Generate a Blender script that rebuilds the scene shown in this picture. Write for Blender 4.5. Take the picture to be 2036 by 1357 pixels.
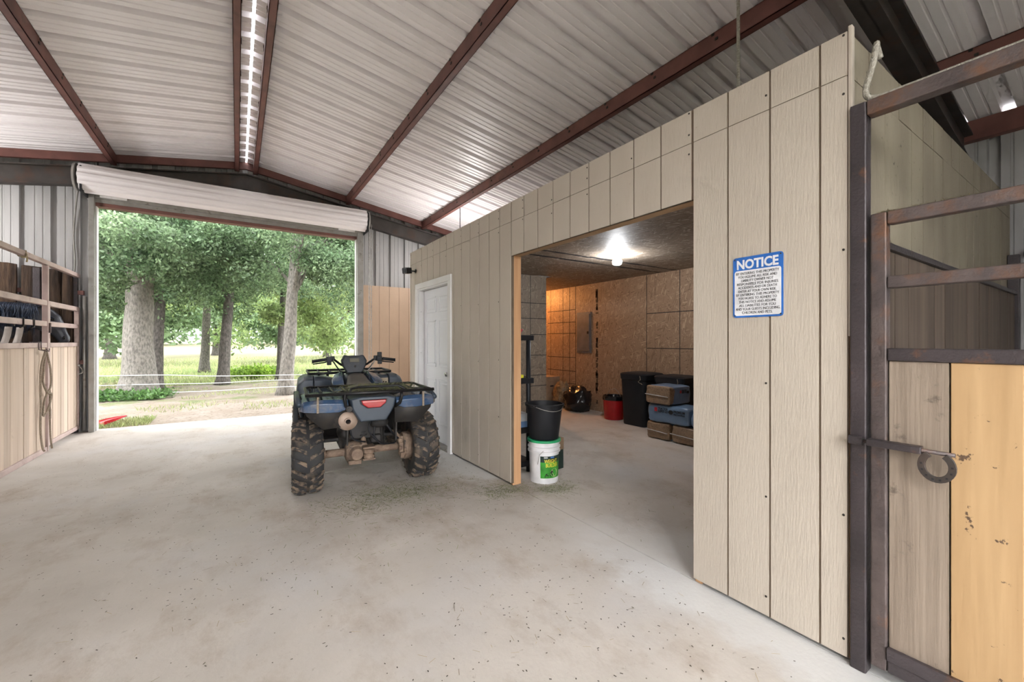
import bpy, math, random
import numpy as np
from mathutils import Vector, Matrix, noise as mnoise
R = math.radians; PI = math.pi
random.seed(7); rng = np.random.default_rng(7)
SC = bpy.context.scene
for o in list(bpy.data.objects): bpy.data.objects.remove(o)
COL = SC.collection

# ------------------------------------------------------------------ camera, sky, exposure
cam = bpy.data.cameras.new('camera'); cam.sensor_width = 36; cam.lens = 36 * 830 / 2036
cam.clip_start = .05; cam.clip_end = 500
camo = bpy.data.objects.new('camera', cam); COL.objects.link(camo)
camo.location = (0, 0, 1.34); camo.rotation_euler = (R(90), 0, R(-33.34)); SC.camera = camo
SC.cycles.use_adaptive_sampling = True; SC.cycles.adaptive_threshold = .09; SC.cycles.adaptive_min_samples = 12; SC.cycles.max_bounces = 8; SC.cycles.transmission_bounces = 4
SC.view_settings.view_transform = 'Standard'; SC.view_settings.look = 'None'
SC.view_settings.exposure = 1.5; SC.view_settings.gamma = 1; SC.view_settings.use_curve_mapping = False
W = bpy.data.worlds.new('overcast_sky'); SC.world = W; W.use_nodes = True
wb = W.node_tree.nodes['Background']; wb.inputs[0].default_value = (.96, .965, 1, 1); wb.inputs[1].default_value = 3.6

# ------------------------------------------------------------------ materials
MATS = {}
def nd(nt, t, **kw):
    n = nt.nodes.new(t)
    for k, v in kw.items(): setattr(n, k, v)
    return n
def c4(c): return (c[0], c[1], c[2], 1)
def mat(name, col, rough=.6, metal=0., col2=None, scale=8., stretch=(1, 1, 1), detail=5., lo=.35, hi=.65, bump=0., bscale=None,
        bstretch=None, dirt=None, dscale=3., damt=(.5, .7), rnd=0., spec=.5, emit=None, estr=0., coat=0., dist=0., trans=0., island=0.):
    if name in MATS: return MATS[name]
    m = bpy.data.materials.new(name); m.use_nodes = True; nt = m.node_tree; L = nt.links.new
    b = nt.nodes['Principled BSDF']
    b.inputs['Roughness'].default_value = rough; b.inputs['Metallic'].default_value = metal
    b.inputs['Specular IOR Level'].default_value = spec; b.inputs['Coat Weight'].default_value = coat
    tc = nd(nt, 'ShaderNodeTexCoord'); mp = nd(nt, 'ShaderNodeMapping'); mp.inputs['Scale'].default_value = stretch
    L(tc.outputs['Object'], mp.inputs[0])
    vec = mp.outputs[0]
    if rnd or island:
        oi = nd(nt, 'ShaderNodeObjectInfo'); ad = nd(nt, 'ShaderNodeVectorMath', operation='ADD')
        sc_ = nd(nt, 'ShaderNodeVectorMath', operation='SCALE'); cmb = nd(nt, 'ShaderNodeCombineXYZ')
        for i in range(3): L(oi.outputs['Random'], cmb.inputs[i])
        L(cmb.outputs[0], sc_.inputs[0]); sc_.inputs['Scale'].default_value = 37.
        L(vec, ad.inputs[0]); L(sc_.outputs[0], ad.inputs[1]); vec = ad.outputs[0]
    if col2 is None: col2 = tuple(x * .8 for x in col)
    nz = nd(nt, 'ShaderNodeTexNoise'); nz.inputs['Scale'].default_value = scale; nz.inputs['Detail'].default_value = detail
    nz.inputs['Distortion'].default_value = dist; L(vec, nz.inputs['Vector'])
    rp = nd(nt, 'ShaderNodeValToRGB'); rp.color_ramp.elements[0].position = lo; rp.color_ramp.elements[1].position = hi
    rp.color_ramp.elements[0].color = c4(col2); rp.color_ramp.elements[1].color = c4(col)
    L(nz.outputs['Fac'], rp.inputs[0]); cur = rp.outputs[0]
    if dirt:
        n2 = nd(nt, 'ShaderNodeTexNoise'); n2.inputs['Scale'].default_value = dscale; n2.inputs['Detail'].default_value = 8
        n2.inputs['Roughness'].default_value = .65; L(tc.outputs['Object'], n2.inputs['Vector'])
        r2 = nd(nt, 'ShaderNodeMapRange'); r2.inputs[1].default_value = damt[0]; r2.inputs[2].default_value = damt[1]
        L(n2.outputs['Fac'], r2.inputs[0]); mx = nd(nt, 'ShaderNodeMix', data_type='RGBA')
        L(r2.outputs[0], mx.inputs[0]); L(cur, mx.inputs[6]); mx.inputs[7].default_value = c4(dirt); cur = mx.outputs[2]
    if rnd or island:
        mr = nd(nt, 'ShaderNodeMapRange'); k = rnd or island
        mr.inputs[3].default_value = 1 - k; mr.inputs[4].default_value = 1 + k * .6
        if island:
            g = nd(nt, 'ShaderNodeNewGeometry'); L(g.outputs['Random Per Island'], mr.inputs[0])
        else: L(oi.outputs['Random'], mr.inputs[0])
        vm = nd(nt, 'ShaderNodeVectorMath', operation='SCALE'); L(cur, vm.inputs[0]); L(mr.outputs[0], vm.inputs['Scale']); cur = vm.outputs[0]
    L(cur, b.inputs['Base Color'])
    if bump:
        n3 = nd(nt, 'ShaderNodeTexNoise'); n3.inputs['Scale'].default_value = bscale or scale * 2; n3.inputs['Detail'].default_value = 6
        if bstretch:
            m3 = nd(nt, 'ShaderNodeMapping'); m3.inputs['Scale'].default_value = bstretch; L(tc.outputs['Object'], m3.inputs[0]); L(m3.outputs[0], n3.inputs['Vector'])
        else: L(vec, n3.inputs['Vector'])
        bp = nd(nt, 'ShaderNodeBump'); bp.inputs['Strength'].default_value = bump; bp.inputs['Distance'].default_value = .02
        L(n3.outputs['Fac'], bp.inputs['Height']); L(bp.outputs[0], b.inputs['Normal'])
    if emit: b.inputs['Emission Color'].default_value = c4(emit); b.inputs['Emission Strength'].default_value = estr
    if trans:
        tr = nd(nt, 'ShaderNodeBsdfTranslucent'); ms = nd(nt, 'ShaderNodeMixShader'); ms.inputs[0].default_value = trans
        L(cur, tr.inputs[0]); L(b.outputs[0], ms.inputs[1]); L(tr.outputs[0], ms.inputs[2])
        L(ms.outputs[0], nt.nodes['Material Output'].inputs[0])
    MATS[name] = m; return m

def osb_mat(name, a, b_, c_, axis=(1, 0, 0), sc3=(60, 11, 60), rough=.5):
    """strand board: three layers of long thin flakes, each turned another way in the plane of the board"""
    m = bpy.data.materials.new(name); m.use_nodes = True; nt = m.node_tree; L = nt.links.new
    b = nt.nodes['Principled BSDF']; b.inputs['Roughness'].default_value = rough
    tc = nd(nt, 'ShaderNodeTexCoord'); outs = []
    for i, ang in enumerate((15, -50, 75)):
        vr = nd(nt, 'ShaderNodeVectorRotate', rotation_type='AXIS_ANGLE'); vr.inputs['Axis'].default_value = axis; vr.inputs['Angle'].default_value = R(ang); L(tc.outputs['Object'], vr.inputs['Vector'])
        mp = nd(nt, 'ShaderNodeMapping'); mp.inputs['Scale'].default_value = sc3; mp.inputs['Location'].default_value = (i*3.3, i*1.7, i)
        L(vr.outputs[0], mp.inputs[0]); v = nd(nt, 'ShaderNodeTexVoronoi'); v.inputs['Scale'].default_value = 1.; L(mp.outputs[0], v.inputs['Vector'])
        s = nd(nt, 'ShaderNodeSeparateColor'); L(v.outputs['Color'], s.inputs[0]); outs.append(s)
    g1 = nd(nt, 'ShaderNodeMath', operation='GREATER_THAN'); L(outs[0].outputs[0], g1.inputs[0]); g1.inputs[1].default_value = .55
    mx = nd(nt, 'ShaderNodeMix'); L(g1.outputs[0], mx.inputs[0]); L(outs[1].outputs[1], mx.inputs[2]); L(outs[0].outputs[1], mx.inputs[3])
    g2 = nd(nt, 'ShaderNodeMath', operation='GREATER_THAN'); L(outs[2].outputs[0], g2.inputs[0]); g2.inputs[1].default_value = .62
    mx2 = nd(nt, 'ShaderNodeMix'); L(g2.outputs[0], mx2.inputs[0]); L(mx.outputs[0], mx2.inputs[2]); L(outs[2].outputs[1], mx2.inputs[3])
    rp = nd(nt, 'ShaderNodeValToRGB'); e = rp.color_ramp.elements
    e[0].color = c4(b_); e[1].color = c4(c_); e[0].position = 0; e[1].position = 1; k = e.new(.25); k.color = c4(a); k = e.new(.8); k.color = c4(a)
    L(mx2.outputs[0], rp.inputs[0]); L(rp.outputs[0], b.inputs['Base Color'])
    bp = nd(nt, 'ShaderNodeBump'); bp.inputs['Strength'].default_value = .3; bp.inputs['Distance'].default_value = .006; L(mx2.outputs[0], bp.inputs['Height']); L(bp.outputs[0], b.inputs['Normal'])
    MATS[name] = m; return m

mat('sheet_white', (.87, .835, .84), .42, .0, col2=(.82, .785, .79), scale=1.5, spec=.5)
mat('sheet_wall', (.40, .395, .39), .5, 0, col2=(.34, .335, .33), scale=2.5, stretch=(3, 3, .4), dirt=(.12, .10, .08), dscale=9, damt=(.68, .76))
mat('primer_red', (.185, .075, .06), .55, 0, col2=(.135, .055, .045), scale=5, dirt=(.05, .022, .018), dscale=3, damt=(.58, .8))
mat('rafter_steel', (.060, .052, .047), .5, .2, col2=(.040, .033, .029), scale=6, dirt=(.075, .04, .025), dscale=5, damt=(.5, .75))
mat('rust_steel', (.125, .098, .092), .52, .35, col2=(.085, .068, .066), scale=12, dirt=(.18, .085, .045), dscale=7, damt=(.52, .72), bump=.25, bscale=60)
mat('purple_steel', (.075, .062, .066), .42, .3, col2=(.04, .034, .036), scale=3, dirt=(.17, .085, .045), dscale=9, damt=(.6, .75), bump=.2, bscale=70)
mat('pink_steel', (.52, .405, .37), .5, .1, col2=(.40, .30, .27), scale=4, dirt=(.24, .13, .11), dscale=6, damt=(.58, .75))
mat('siding_beige', (.50, .445, .372), .62, 0, col2=(.47, .415, .345), scale=3, stretch=(1, 1, .5), bump=.16, bscale=40, bstretch=(3, 3, .35), dirt=(.36, .30, .235), dscale=26, damt=(.66, .78))
mat('siding_tan', (.55, .40, .285), .6, 0, col2=(.51, .37, .262), scale=3, bump=.1, bscale=40, bstretch=(3, 3, .35))
mat('siding_beige_shaded', (.27, .235, .17), .7, 0, col2=(.20, .17, .125), scale=4, stretch=(1, 1, .3), bump=.2, bscale=40, bstretch=(3, 3, .35), dirt=(.06, .045, .03), dscale=30, damt=(.63, .74))  # beige siding with stall shade put into its colour; specks are dirt
mat('groove', (.15, .11, .075), .85)
mat('screw', (.05, .045, .04), .5, .5)
mat('pine_stud', (.60, .36, .19), .6, 0, col2=(.48, .26, .125), scale=18, stretch=(1.5, 1.5, .08), lo=.3, hi=.7)
mat('pine_header', (.47, .32, .19), .6, 0, col2=(.36, .235, .13), scale=18, stretch=(1.5, .08, 1.5), lo=.3, hi=.7)
mat('white_paint', (.78, .79, .82), .35, 0, col2=(.75, .76, .79), scale=3)
mat('trim_white', (.74, .73, .72), .45, 0, col2=(.70, .69, .67), scale=4, dirt=(.4, .35, .28), dscale=8, damt=(.66, .8))
mat('chrome', (.6, .6, .62), .25, 1)
mat('galv', (.42, .40, .37), .45, .5, col2=(.32, .31, .29), scale=7, dirt=(.16, .12, .09), dscale=8, damt=(.58, .72))
mat('track_grey', (.30, .29, .27), .5, .3, col2=(.24, .23, .21), scale=8, dirt=(.10, .08, .06), dscale=10, damt=(.6, .72))
mat('black_plastic', (.011, .012, .015), .5, 0, col2=(.015, .016, .019), scale=5, spec=.3)
mat('dark_plastic', (.028, .034, .042), .45, 0, col2=(.02, .024, .03), scale=6, dirt=(.11, .09, .07), dscale=6, damt=(.6, .85))
mat('fender_dark', (.045, .062, .085), .34, 0, col2=(.035, .048, .066), scale=4, dirt=(.10, .095, .085), dscale=5, damt=(.6, .85))
mat('fender_blue', (.04, .085, .165), .26, 0, col2=(.03, .065, .135), scale=5, dirt=(.19, .18, .17), dscale=7, damt=(.5, .8), coat=.3)
mat('seat_vinyl', (.10, .085, .07), .42, 0, col2=(.07, .06, .052), scale=5, dirt=(.16, .13, .10), dscale=5, damt=(.6, .85), bump=.1, bscale=90)
mat('rubber', (.017, .018, .020), .75, 0, col2=(.03, .029, .027), scale=8, dirt=(.115, .085, .06), dscale=9, damt=(.5, .68))
mat('rubber_mud', (.19, .14, .098), .85, 0, col2=(.028, .028, .03), scale=26, lo=.42, hi=.6, bump=.4, bscale=60)
mat('mud_metal', (.26, .185, .13), .8, 0, col2=(.17, .115, .08), scale=14, bump=.5, bscale=50, dirt=(.05, .045, .042), dscale=10, damt=(.58, .7))
mat('engine_dark', (.022, .022, .024), .6, .2, col2=(.04, .035, .03), scale=9, dirt=(.11, .085, .062), dscale=9, damt=(.56, .78))
mat('muffler', (.36, .28, .22), .55, .3, col2=(.27, .19, .14), scale=8, dirt=(.15, .09, .06), dscale=9, damt=(.58, .7))
mat('rack_black', (.014, .014, .015), .4, .3, dirt=(.10, .09, .08), dscale=14, damt=(.6, .8))
mat('tail_red', (.45, .012, .018), .2, 0, coat=.5)
mat('tail_pink', (.62, .20, .20), .25, 0)
mat('tan_panel', (.5, .42, .30), .6)
mat('lcd', (.20, .19, .15), .2)
mat('hay_green', (.30, .32, .15), .9, 0, col2=(.19, .22, .09), scale=4, island=.5)
mat('hay_tan', (.40, .33, .20), .9, 0, col2=(.30, .24, .14), scale=4, island=.5)
mat('litter_dark', (.10, .085, .06), .9, 0, island=.6)
mat('bark', (.24, .22, .19), .9, 0, col2=(.12, .11, .095), scale=26, stretch=(1, 1, .45), lo=.36, hi=.62, bump=1., bscale=24, bstretch=(1, 1, .35))
mat('bark_dark', (.13, .115, .10), .9, 0, col2=(.05, .045, .04), scale=26, stretch=(1, 1, .45), bump=1., bscale=14, bstretch=(1, 1, .35))
mat('leaf', (.265, .36, .20), .5, 0, col2=(.135, .22, .115), scale=1.3, island=.6, trans=.58, lo=.35, hi=.65)
mat('leaf_b', (.37, .45, .20), .5, 0, col2=(.24, .33, .13), scale=.7, island=.5, trans=.58)
mat('leaf_far', (.25, .34, .19), .6, 0, col2=(.17, .26, .13), scale=.5, island=.4, trans=.4)
mat('leaf_lime', (.36, .52, .09), .5, 0, col2=(.24, .40, .06), scale=3, island=.4, trans=.45)
mat('leaf_low', (.14, .27, .08), .5, 0, col2=(.09, .19, .05), scale=3, island=.5, trans=.35)
mat('grass_blade', (.33, .42, .15), .7, 0, col2=(.42, .40, .22), scale=1.2, island=.4, trans=.35)
mat('wire_white', (.85, .85, .85), .4)
mat('red_plastic', (.55, .012, .02), .3, 0, coat=.2)
mat('red_bucket', (.42, .012, .015), .35, 0)
mat('red_tub', (.62, .05, .08), .35, 0)
mat('plank_pale', (.63, .51, .405), .75, 0, col2=(.49, .38, .29), scale=14, stretch=(1.2, 1.2, .05), lo=.3, hi=.7, rnd=.16, bump=.15, dirt=(.33, .24, .17), dscale=4, damt=(.64, .8))
mat('plank_grey', (.30, .24, .185), .75, 0, col2=(.22, .172, .13), scale=16, stretch=(1.5, 1.5, .07), lo=.3, hi=.7, bump=.2, dirt=(.13, .10, .075), dscale=11, damt=(.62, .70))
mat('plank_yellow', (.47, .31, .155), .7, 0, col2=(.39, .245, .115), scale=9, stretch=(1.5, 1.5, .10), lo=.3, hi=.7, bump=.12, dirt=(.10, .06, .035), dscale=17, damt=(.635, .66))
mat('plank_dark', (.125, .092, .068), .8, 0, col2=(.075, .054, .04), scale=13, stretch=(1.3, 1.3, .06), lo=.3, hi=.7, rnd=.25, bump=.2)
mat('slab_bark', (.085, .052, .032), .9, 0, col2=(.022, .013, .009), scale=13, stretch=(2, 2, .2), bump=.8, bscale=18, bstretch=(2, 2, .25), rnd=.2)
mat('horse_coat', (.030, .036, .05), .42, 0, col2=(.014, .017, .026), scale=14, stretch=(1, 1, .4), spec=.7)  # bluish sheen of the sky is put into the coat colour
mat('horse_muzzle', (.085, .085, .095), .5, 0, col2=(.05, .05, .058), scale=9)
mat('horse_hair', (.012, .017, .030), .5, 0, col2=(.020, .033, .064), scale=20, spec=.4)  # blue sky sheen mixed into the mane and tail colour
mat('eye', (.006, .005, .005), .08)
mat('rope_tan', (.34, .28, .21), .9, 0, col2=(.24, .19, .14), scale=90, bump=.5, bscale=120)
mat('rope_white', (.46, .43, .37), .8, 0, col2=(.30, .28, .23), scale=70, bump=.6, bscale=140)
mat('strap_pale', (.55, .50, .45), .7)
mat('bucket_white', (.80, .80, .81), .35)
mat('lid_green', (.02, .33, .13), .4)
mat('label_green', (.05, .36, .035), .4, 0, col2=(.025, .20, .02), scale=9)
mat('label_dark', (.012, .035, .03), .4)
mat('label_yellow', (.85, .74, .06), .5)
mat('label_pale', (.50, .56, .30), .5)
mat('label_blue', (.08, .22, .6), .5)
mat('label_white', (.7, .72, .7), .5)
mat('ink', (.012, .012, .014), .7)
mat('ink_faded', (.07, .05, .035), .8)
mat('sign_blue', (.03, .16, .55), .35)
mat('sign_white', (.80, .81, .84), .4)
mat('sign_ink', (.03, .033, .04), .5)
mat('panel_grey', (.20, .195, .20), .4, .4)
mat('cardboard', (.33, .225, .14), .8)
mat('bag_black', (.010, .010, .012), .22, 0, coat=.2)
mat('bag_gold', (.30, .20, .10), .5, 0, col2=(.10, .06, .03), scale=18)
mat('bag_blue', (.155, .235, .36), .28, 0, col2=(.13, .205, .32), scale=5, coat=.4, bump=.25, bscale=10, dist=1.5)
mat('bag_brown', (.31, .205, .125), .32, 0, col2=(.20, .13, .08), scale=24, coat=.5, bump=.5, bscale=14, dist=1.5)
mat('tie_clear', (.8, .8, .8), .2, 0, trans=.3)
mat('logo_red', (.55, .03, .04), .5)
mat('jug_clear', (.62, .64, .66), .25)
mat('bin_blue', (.16, .28, .5), .3)
mat('yellow_plastic', (.72, .68, .05), .4)
mat('camera_black', (.015, .016, .018), .3)
mat('lens_glass', (.05, .055, .06), .05)
mat('bulb', (1, 1, 1), .3, emit=(.95, .97, 1), estr=150)
mat('bulb_warm', (1, .8, .5), .3, emit=(1, .42, .12), estr=200)
mat('fill_glow_near', (1, 1, 1), .3, emit=(1, .965, .92), estr=34)  # glow of the added fill lamps behind the viewer
mat('fill_glow_far', (1, 1, 1), .3, emit=(1, .97, .95), estr=34)  # glow of the added fill lamps over stall and nook
osb_mat('osb', (.31, .205, .13), (.205, .13, .08), (.46, .33, .215))
osb_mat('osb_grey', (.23, .185, .14), (.155, .12, .09), (.34, .28, .21), (0, 1, 0), (11, 60, 60))
osb_mat('osb_ceiling', (.25, .195, .145), (.15, .115, .085), (.52, .45, .37), (0, 0, 1), (11, 60, 60), .6)

def concrete():
    m = bpy.data.materials.new('concrete'); m.use_nodes = True; nt = m.node_tree; L = nt.links.new; b = nt.nodes['Principled BSDF']
    b.inputs['Specular IOR Level'].default_value = .35
    tc = nd(nt, 'ShaderNodeTexCoord')
    def nz(s, d=6, st=(1, 1, 1), r=.6):
        mp = nd(nt, 'ShaderNodeMapping'); mp.inputs['Scale'].default_value = st; L(tc.outputs['Object'], mp.inputs[0])
        n = nd(nt, 'ShaderNodeTexNoise'); n.inputs['Scale'].default_value = s; n.inputs['Detail'].default_value = d; n.inputs['Roughness'].default_value = r; L(mp.outputs[0], n.inputs['Vector']); return n.outputs['Fac']
    def mr(f, a, c, lo=0, hi=1):
        r = nd(nt, 'ShaderNodeMapRange'); r.inputs[1].default_value = a; r.inputs[2].default_value = c; r.inputs[3].default_value = lo; r.inputs[4].default_value = hi; L(f, r.inputs[0]); return r.outputs[0]
    def mix(f, A, B):
        x = nd(nt, 'ShaderNodeMix', data_type='RGBA')
        L(f, x.inputs[0])
        for s, v in ((6, A), (7, B)):
            if isinstance(v, tuple): x.inputs[s].default_value = c4(v)
            else: L(v, x.inputs[s])
        return x.outputs[2]
    c = mix(mr(nz(.9, 8), .36, .64), (.57, .53, .48), (.46, .425, .38))          # dusty tan over grey
    c = mix(mr(nz(2.6, 9, (1, .6, 1), .72), .50, .76), c, (.36, .295, .23))          # brown dirt smears
    c = mix(mr(nz(.55, 5), .50, .68), c, (.535, .52, .505))                           # swept grey patches
    c = mix(mr(nz(26, 6, (1, 1, 1), .75), .60, .78), c, (.30, .26, .215))             # specks
    c = mix(mr(nz(9, 8, (2.5, .5, 1), .7), .57, .72, 0, .5), c, (.58, .54, .49))
    # less walked-on, cleaner concrete along the storage room wall and just inside its opening
    sp = nd(nt, 'ShaderNodeSeparateXYZ'); L(tc.outputs['Object'], sp.inputs[0])
    def mul(*a):
        o = a[0]
        for q in a[1:]:
            n = nd(nt, 'ShaderNodeMath', operation='MULTIPLY'); L(o, n.inputs[0]); L(q, n.inputs[1]); o = n.outputs[0]
        return o
    def add(p, q):
        n = nd(nt, 'ShaderNodeMath', operation='ADD'); L(p, n.inputs[0]); L(q, n.inputs[1]); return n.outputs[0]
    wx = add(sp.outputs[0], mr(nz(1.6, 7), .3, .7, -.22, .22)); wy = add(sp.outputs[1], mr(nz(1.1, 6), .3, .7, -.35, .35))
    m1 = mul(mr(wx, 1.72, 1.92), mr(sp.outputs[0], 2.14, 2.13), mr(wy, 2.3, 1.7))
    m2 = mul(mr(wx, 1.72, 1.92), mr(sp.outputs[0], 2.14, 2.13), mr(wy, 3.2, 3.4))
    m3 = mul(mr(sp.outputs[0], 2.13, 2.14), mr(wx, 3.0, 2.4), mr(wy, 2.3, 1.6))
    c = mix(mr(add(add(m1, m2), m3), 0, 1, 0, .8), c, (.64, .645, .635))
    L(c, b.inputs['Base Color']); L(mr(nz(3), .3, .7, .55, .8), b.inputs['Roughness'])
    bp = nd(nt, 'ShaderNodeBump'); bp.inputs['Strength'].default_value = .25; bp.inputs['Distance'].default_value = .006; L(nz(45, 6), bp.inputs['Height']); L(bp.outputs[0], b.inputs['Normal'])
    MATS['concrete'] = m
concrete()
mat('concrete_clean', (.61, .615, .605), .7, 0, col2=(.55, .55, .535), scale=6, dirt=(.42, .38, .33), dscale=2.2, damt=(.58, .75), bump=.12, bscale=40)
def ground_mat():
    m = bpy.data.materials.new('ground'); m.use_nodes = True; nt = m.node_tree; L = nt.links.new; b = nt.nodes['Principled BSDF']; b.inputs['Roughness'].default_value = .95; b.inputs['Specular IOR Level'].default_value = .1
    g = nd(nt, 'ShaderNodeNewGeometry'); sp = nd(nt, 'ShaderNodeSeparateXYZ'); L(g.outputs['Position'], sp.inputs[0])
    def nz(s, d=6, r=.6):
        n = nd(nt, 'ShaderNodeTexNoise'); n.inputs['Scale'].default_value = s; n.inputs['Detail'].default_value = d; n.inputs['Roughness'].default_value = r; L(g.outputs['Position'], n.inputs['Vector']); return n.outputs['Fac']
    def mr(f, a, c, lo=0, hi=1):
        r = nd(nt, 'ShaderNodeMapRange'); r.inputs[1].default_value = a; r.inputs[2].default_value = c; r.inputs[3].default_value = lo; r.inputs[4].default_value = hi; L(f, r.inputs[0]); return r.outputs[0]
    def ma(op, A, B):
        n = nd(nt, 'ShaderNodeMath', operation=op); n.use_clamp = op == 'MULTIPLY'
        for i, v in enumerate((A, B)):
            if isinstance(v, float): n.inputs[i].default_value = v
            else: L(v, n.inputs[i])
        return n.outputs[0]
    def mix(f, A, B):
        x = nd(nt, 'ShaderNodeMix', data_type='RGBA'); L(f, x.inputs[0])
        for s, v in ((6, A), (7, B)):
            if isinstance(v, tuple): x.inputs[s].default_value = c4(v)
            else: L(v, x.inputs[s])
        return x.outputs[2]
    dirt = mix(mr(nz(1.1, 8), .38, .62), (.335, .29, .245), (.26, .215, .17))
    dirt = mix(mr(nz(14, 6, .7), .52, .7), dirt, (.15, .12, .085))
    gr = mix(mr(nz(.35, 6), .38, .62), (.145, .195, .065), (.205, .215, .10))
    gr = mix(mr(nz(5, 6), .45, .65), gr, (.105, .15, .05))
    far = mix(mr(sp.outputs[1], 24., 42.), gr, (.20, .19, .11))
    wob = ma('ADD', sp.outputs[1], ma('MULTIPLY', ma('SUBTRACT', nz(.45, 6), .5), 1.0))
    f1 = mr(ma('ADD', sp.outputs[1], mr(nz(.4, 6), .25, .75, -3.5, 3.5)), 16.2, 18.0)
    pat = ma('MULTIPLY', mr(nz(.8, 7), .53, .62), mr(sp.outputs[1], 10.2, 11.2, .0, .75))
    f = ma('MAXIMUM', f1, pat)
    L(mix(f, dirt, far), b.inputs['Base Color'])
    bp = nd(nt, 'ShaderNodeBump'); bp.inputs['Strength'].default_value = .6; bp.inputs['Distance'].default_value = .04; L(nz(18, 8), bp.inputs['Height']); L(bp.outputs[0], b.inputs['Normal'])
    MATS['ground'] = m
ground_mat()
mat('gravel', (.17, .17, .11), .9, 0, col2=(.12, .12, .08), scale=6)  # unseen yard, darkened to cut light bounced onto the roof ribs

# ------------------------------------------------------------------ mesh helpers
def wl(p):
    v = Vector((0, 0, 0))
    while p is not None: v += p.location; p = p.parent
    return v
class MB:
    def __init__(s): s.v = []; s.f = []
    def add(s, vs, fs):
        n = len(s.v); s.v += [tuple(x) for x in vs]; s.f += [tuple(i + n for i in f) for f in fs]; return s
    def box(s, a, b, M=None):
        x0, y0, z0 = a; x1, y1, z1 = b
        vs = [(x0,y0,z0),(x1,y0,z0),(x1,y1,z0),(x0,y1,z0),(x0,y0,z1),(x1,y0,z1),(x1,y1,z1),(x0,y1,z1)]
        if M is not None: vs = [M @ Vector(v) for v in vs]
        return s.add(vs, [(0,3,2,1),(4,5,6,7),(0,1,5,4),(1,2,6,5),(2,3,7,6),(3,0,4,7)])
    def bar(s, p, q, w, h, up=(0, 0, 1)):
        p = Vector(p); q = Vector(q); d = q - p; L = d.length; d.normalize(); u = Vector(up)
        if abs(d.dot(u)) > .98: u = Vector((0, 1, 0))
        r = d.cross(u).normalized(); u = r.cross(d)
        M = Matrix((r, d, u)).transposed().to_4x4(); M.translation = p
        return s.box((-w/2, 0, -h/2), (w/2, L, h/2), M)
    def tube(s, pts, r, n=10, caps=True, closed=False, sq=1.):
        pts = [Vector(p) for p in pts]; m = len(pts); rs = r if isinstance(r, (list, tuple)) else [r] * m
        base = len(s.v); prev = None
        for i, p in enumerate(pts):
            if closed: t = pts[(i+1) % m] - pts[i-1]
            else: t = pts[min(i+1, m-1)] - pts[max(i-1, 0)]
            t = t.normalized() if t.length > 1e-9 else Vector((0,0,1))
            if prev is None:
                a = Vector((0,0,1)) if abs(t.z) < .9 else Vector((1,0,0))
            else: a = prev
            a = (a - t * a.dot(t)).normalized(); b = t.cross(a); prev = a
            for k in range(n):
                th = 2*PI*k/n; s.v.append(tuple(p + (a*math.cos(th)*sq + b*math.sin(th)) * rs[i]))
        for i in range(m if closed else m-1):
            for k in range(n):
                j = (i+1) % m
                s.f.append((base+i*n+k, base+i*n+(k+1)%n, base+j*n+(k+1)%n, base+j*n+k))
        if caps and not closed:
            s.f.append(tuple(base+k for k in range(n))[::-1]); s.f.append(tuple(base+(m-1)*n+k for k in range(n)))
        return s
    def lathe(s, prof, n=32, c=(0,0,0), axis='z', cap=True, M=None):
        base = len(s.v); c = Vector(c)
        for (r, z) in prof:
            for k in range(n):
                th = 2*PI*k/n; x, y = r*math.cos(th), r*math.sin(th)
                v = Vector((x,y,z)) if axis == 'z' else (Vector((z,x,y)) if axis == 'x' else Vector((x,z,-y)) )
                if M is not None: v = M @ v
                s.v.append(tuple(v + c))
        m = len(prof)
        for i in range(m-1):
            for k in range(n): s.f.append((base+i*n+k, base+i*n+(k+1)%n, base+(i+1)*n+(k+1)%n, base+(i+1)*n+k))
        if cap:
            s.f.append(tuple(base+k for k in range(n))[::-1]); s.f.append(tuple(base+(m-1)*n+k for k in range(n)))
        return s
    def prism(s, poly, fn, a, b):
        n = len(poly); base = len(s.v)
        for t in (a, b):
            for p in poly: s.v.append(tuple(fn(p[0], p[1], t)))
        s.f.append(tuple(base+i for i in range(n))[::-1]); s.f.append(tuple(base+n+i for i in range(n)))
        for i in range(n): s.f.append((base+i, base+(i+1)%n, base+n+(i+1)%n, base+n+i))
        return s
    def loft(s, secs, caps=True):
        n = len(secs[0]); base = len(s.v)
        for q in secs: s.v += [tuple(p) for p in q]
        for i in range(len(secs)-1):
            for k in range(n): s.f.append((base+i*n+k, base+i*n+(k+1)%n, base+(i+1)*n+(k+1)%n, base+(i+1)*n+k))
        if caps:
            s.f.append(tuple(base+k for k in range(n))[::-1]); s.f.append(tuple(base+(len(secs)-1)*n+k for k in range(n)))
        return s
    def grid(s, P):
        h = len(P); w = len(P[0]); base = len(s.v)
        for row in P: s.v += [tuple(p) for p in row]
        for i in range(h-1):
            for k in range(w-1): s.f.append((base+i*w+k, base+i*w+k+1, base+(i+1)*w+k+1, base+(i+1)*w+k))
        return s
    def sphere(s, c, r, n=12, m=8):
        c = Vector(c); rr = r if isinstance(r, (tuple, list)) else (r, r, r); base = len(s.v)
        for i in range(m+1):
            ph = PI*(i/m) ; e = 1e-3 if i in (0, m) else 0
            for k in range(n):
                th = 2*PI*k/n; q = max(math.sin(ph), e)
                s.v.append((c.x+rr[0]*q*math.cos(th), c.y+rr[1]*q*math.sin(th), c.z-rr[2]*math.cos(ph)))
        for i in range(m):
            for k in range(n): s.f.append((base+i*n+k, base+i*n+(k+1)%n, base+(i+1)*n+(k+1)%n, base+(i+1)*n+k))
        s.f.append(tuple(base+k for k in range(n))[::-1]); s.f.append(tuple(base+m*n+k for k in range(n)))
        return s
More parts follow.
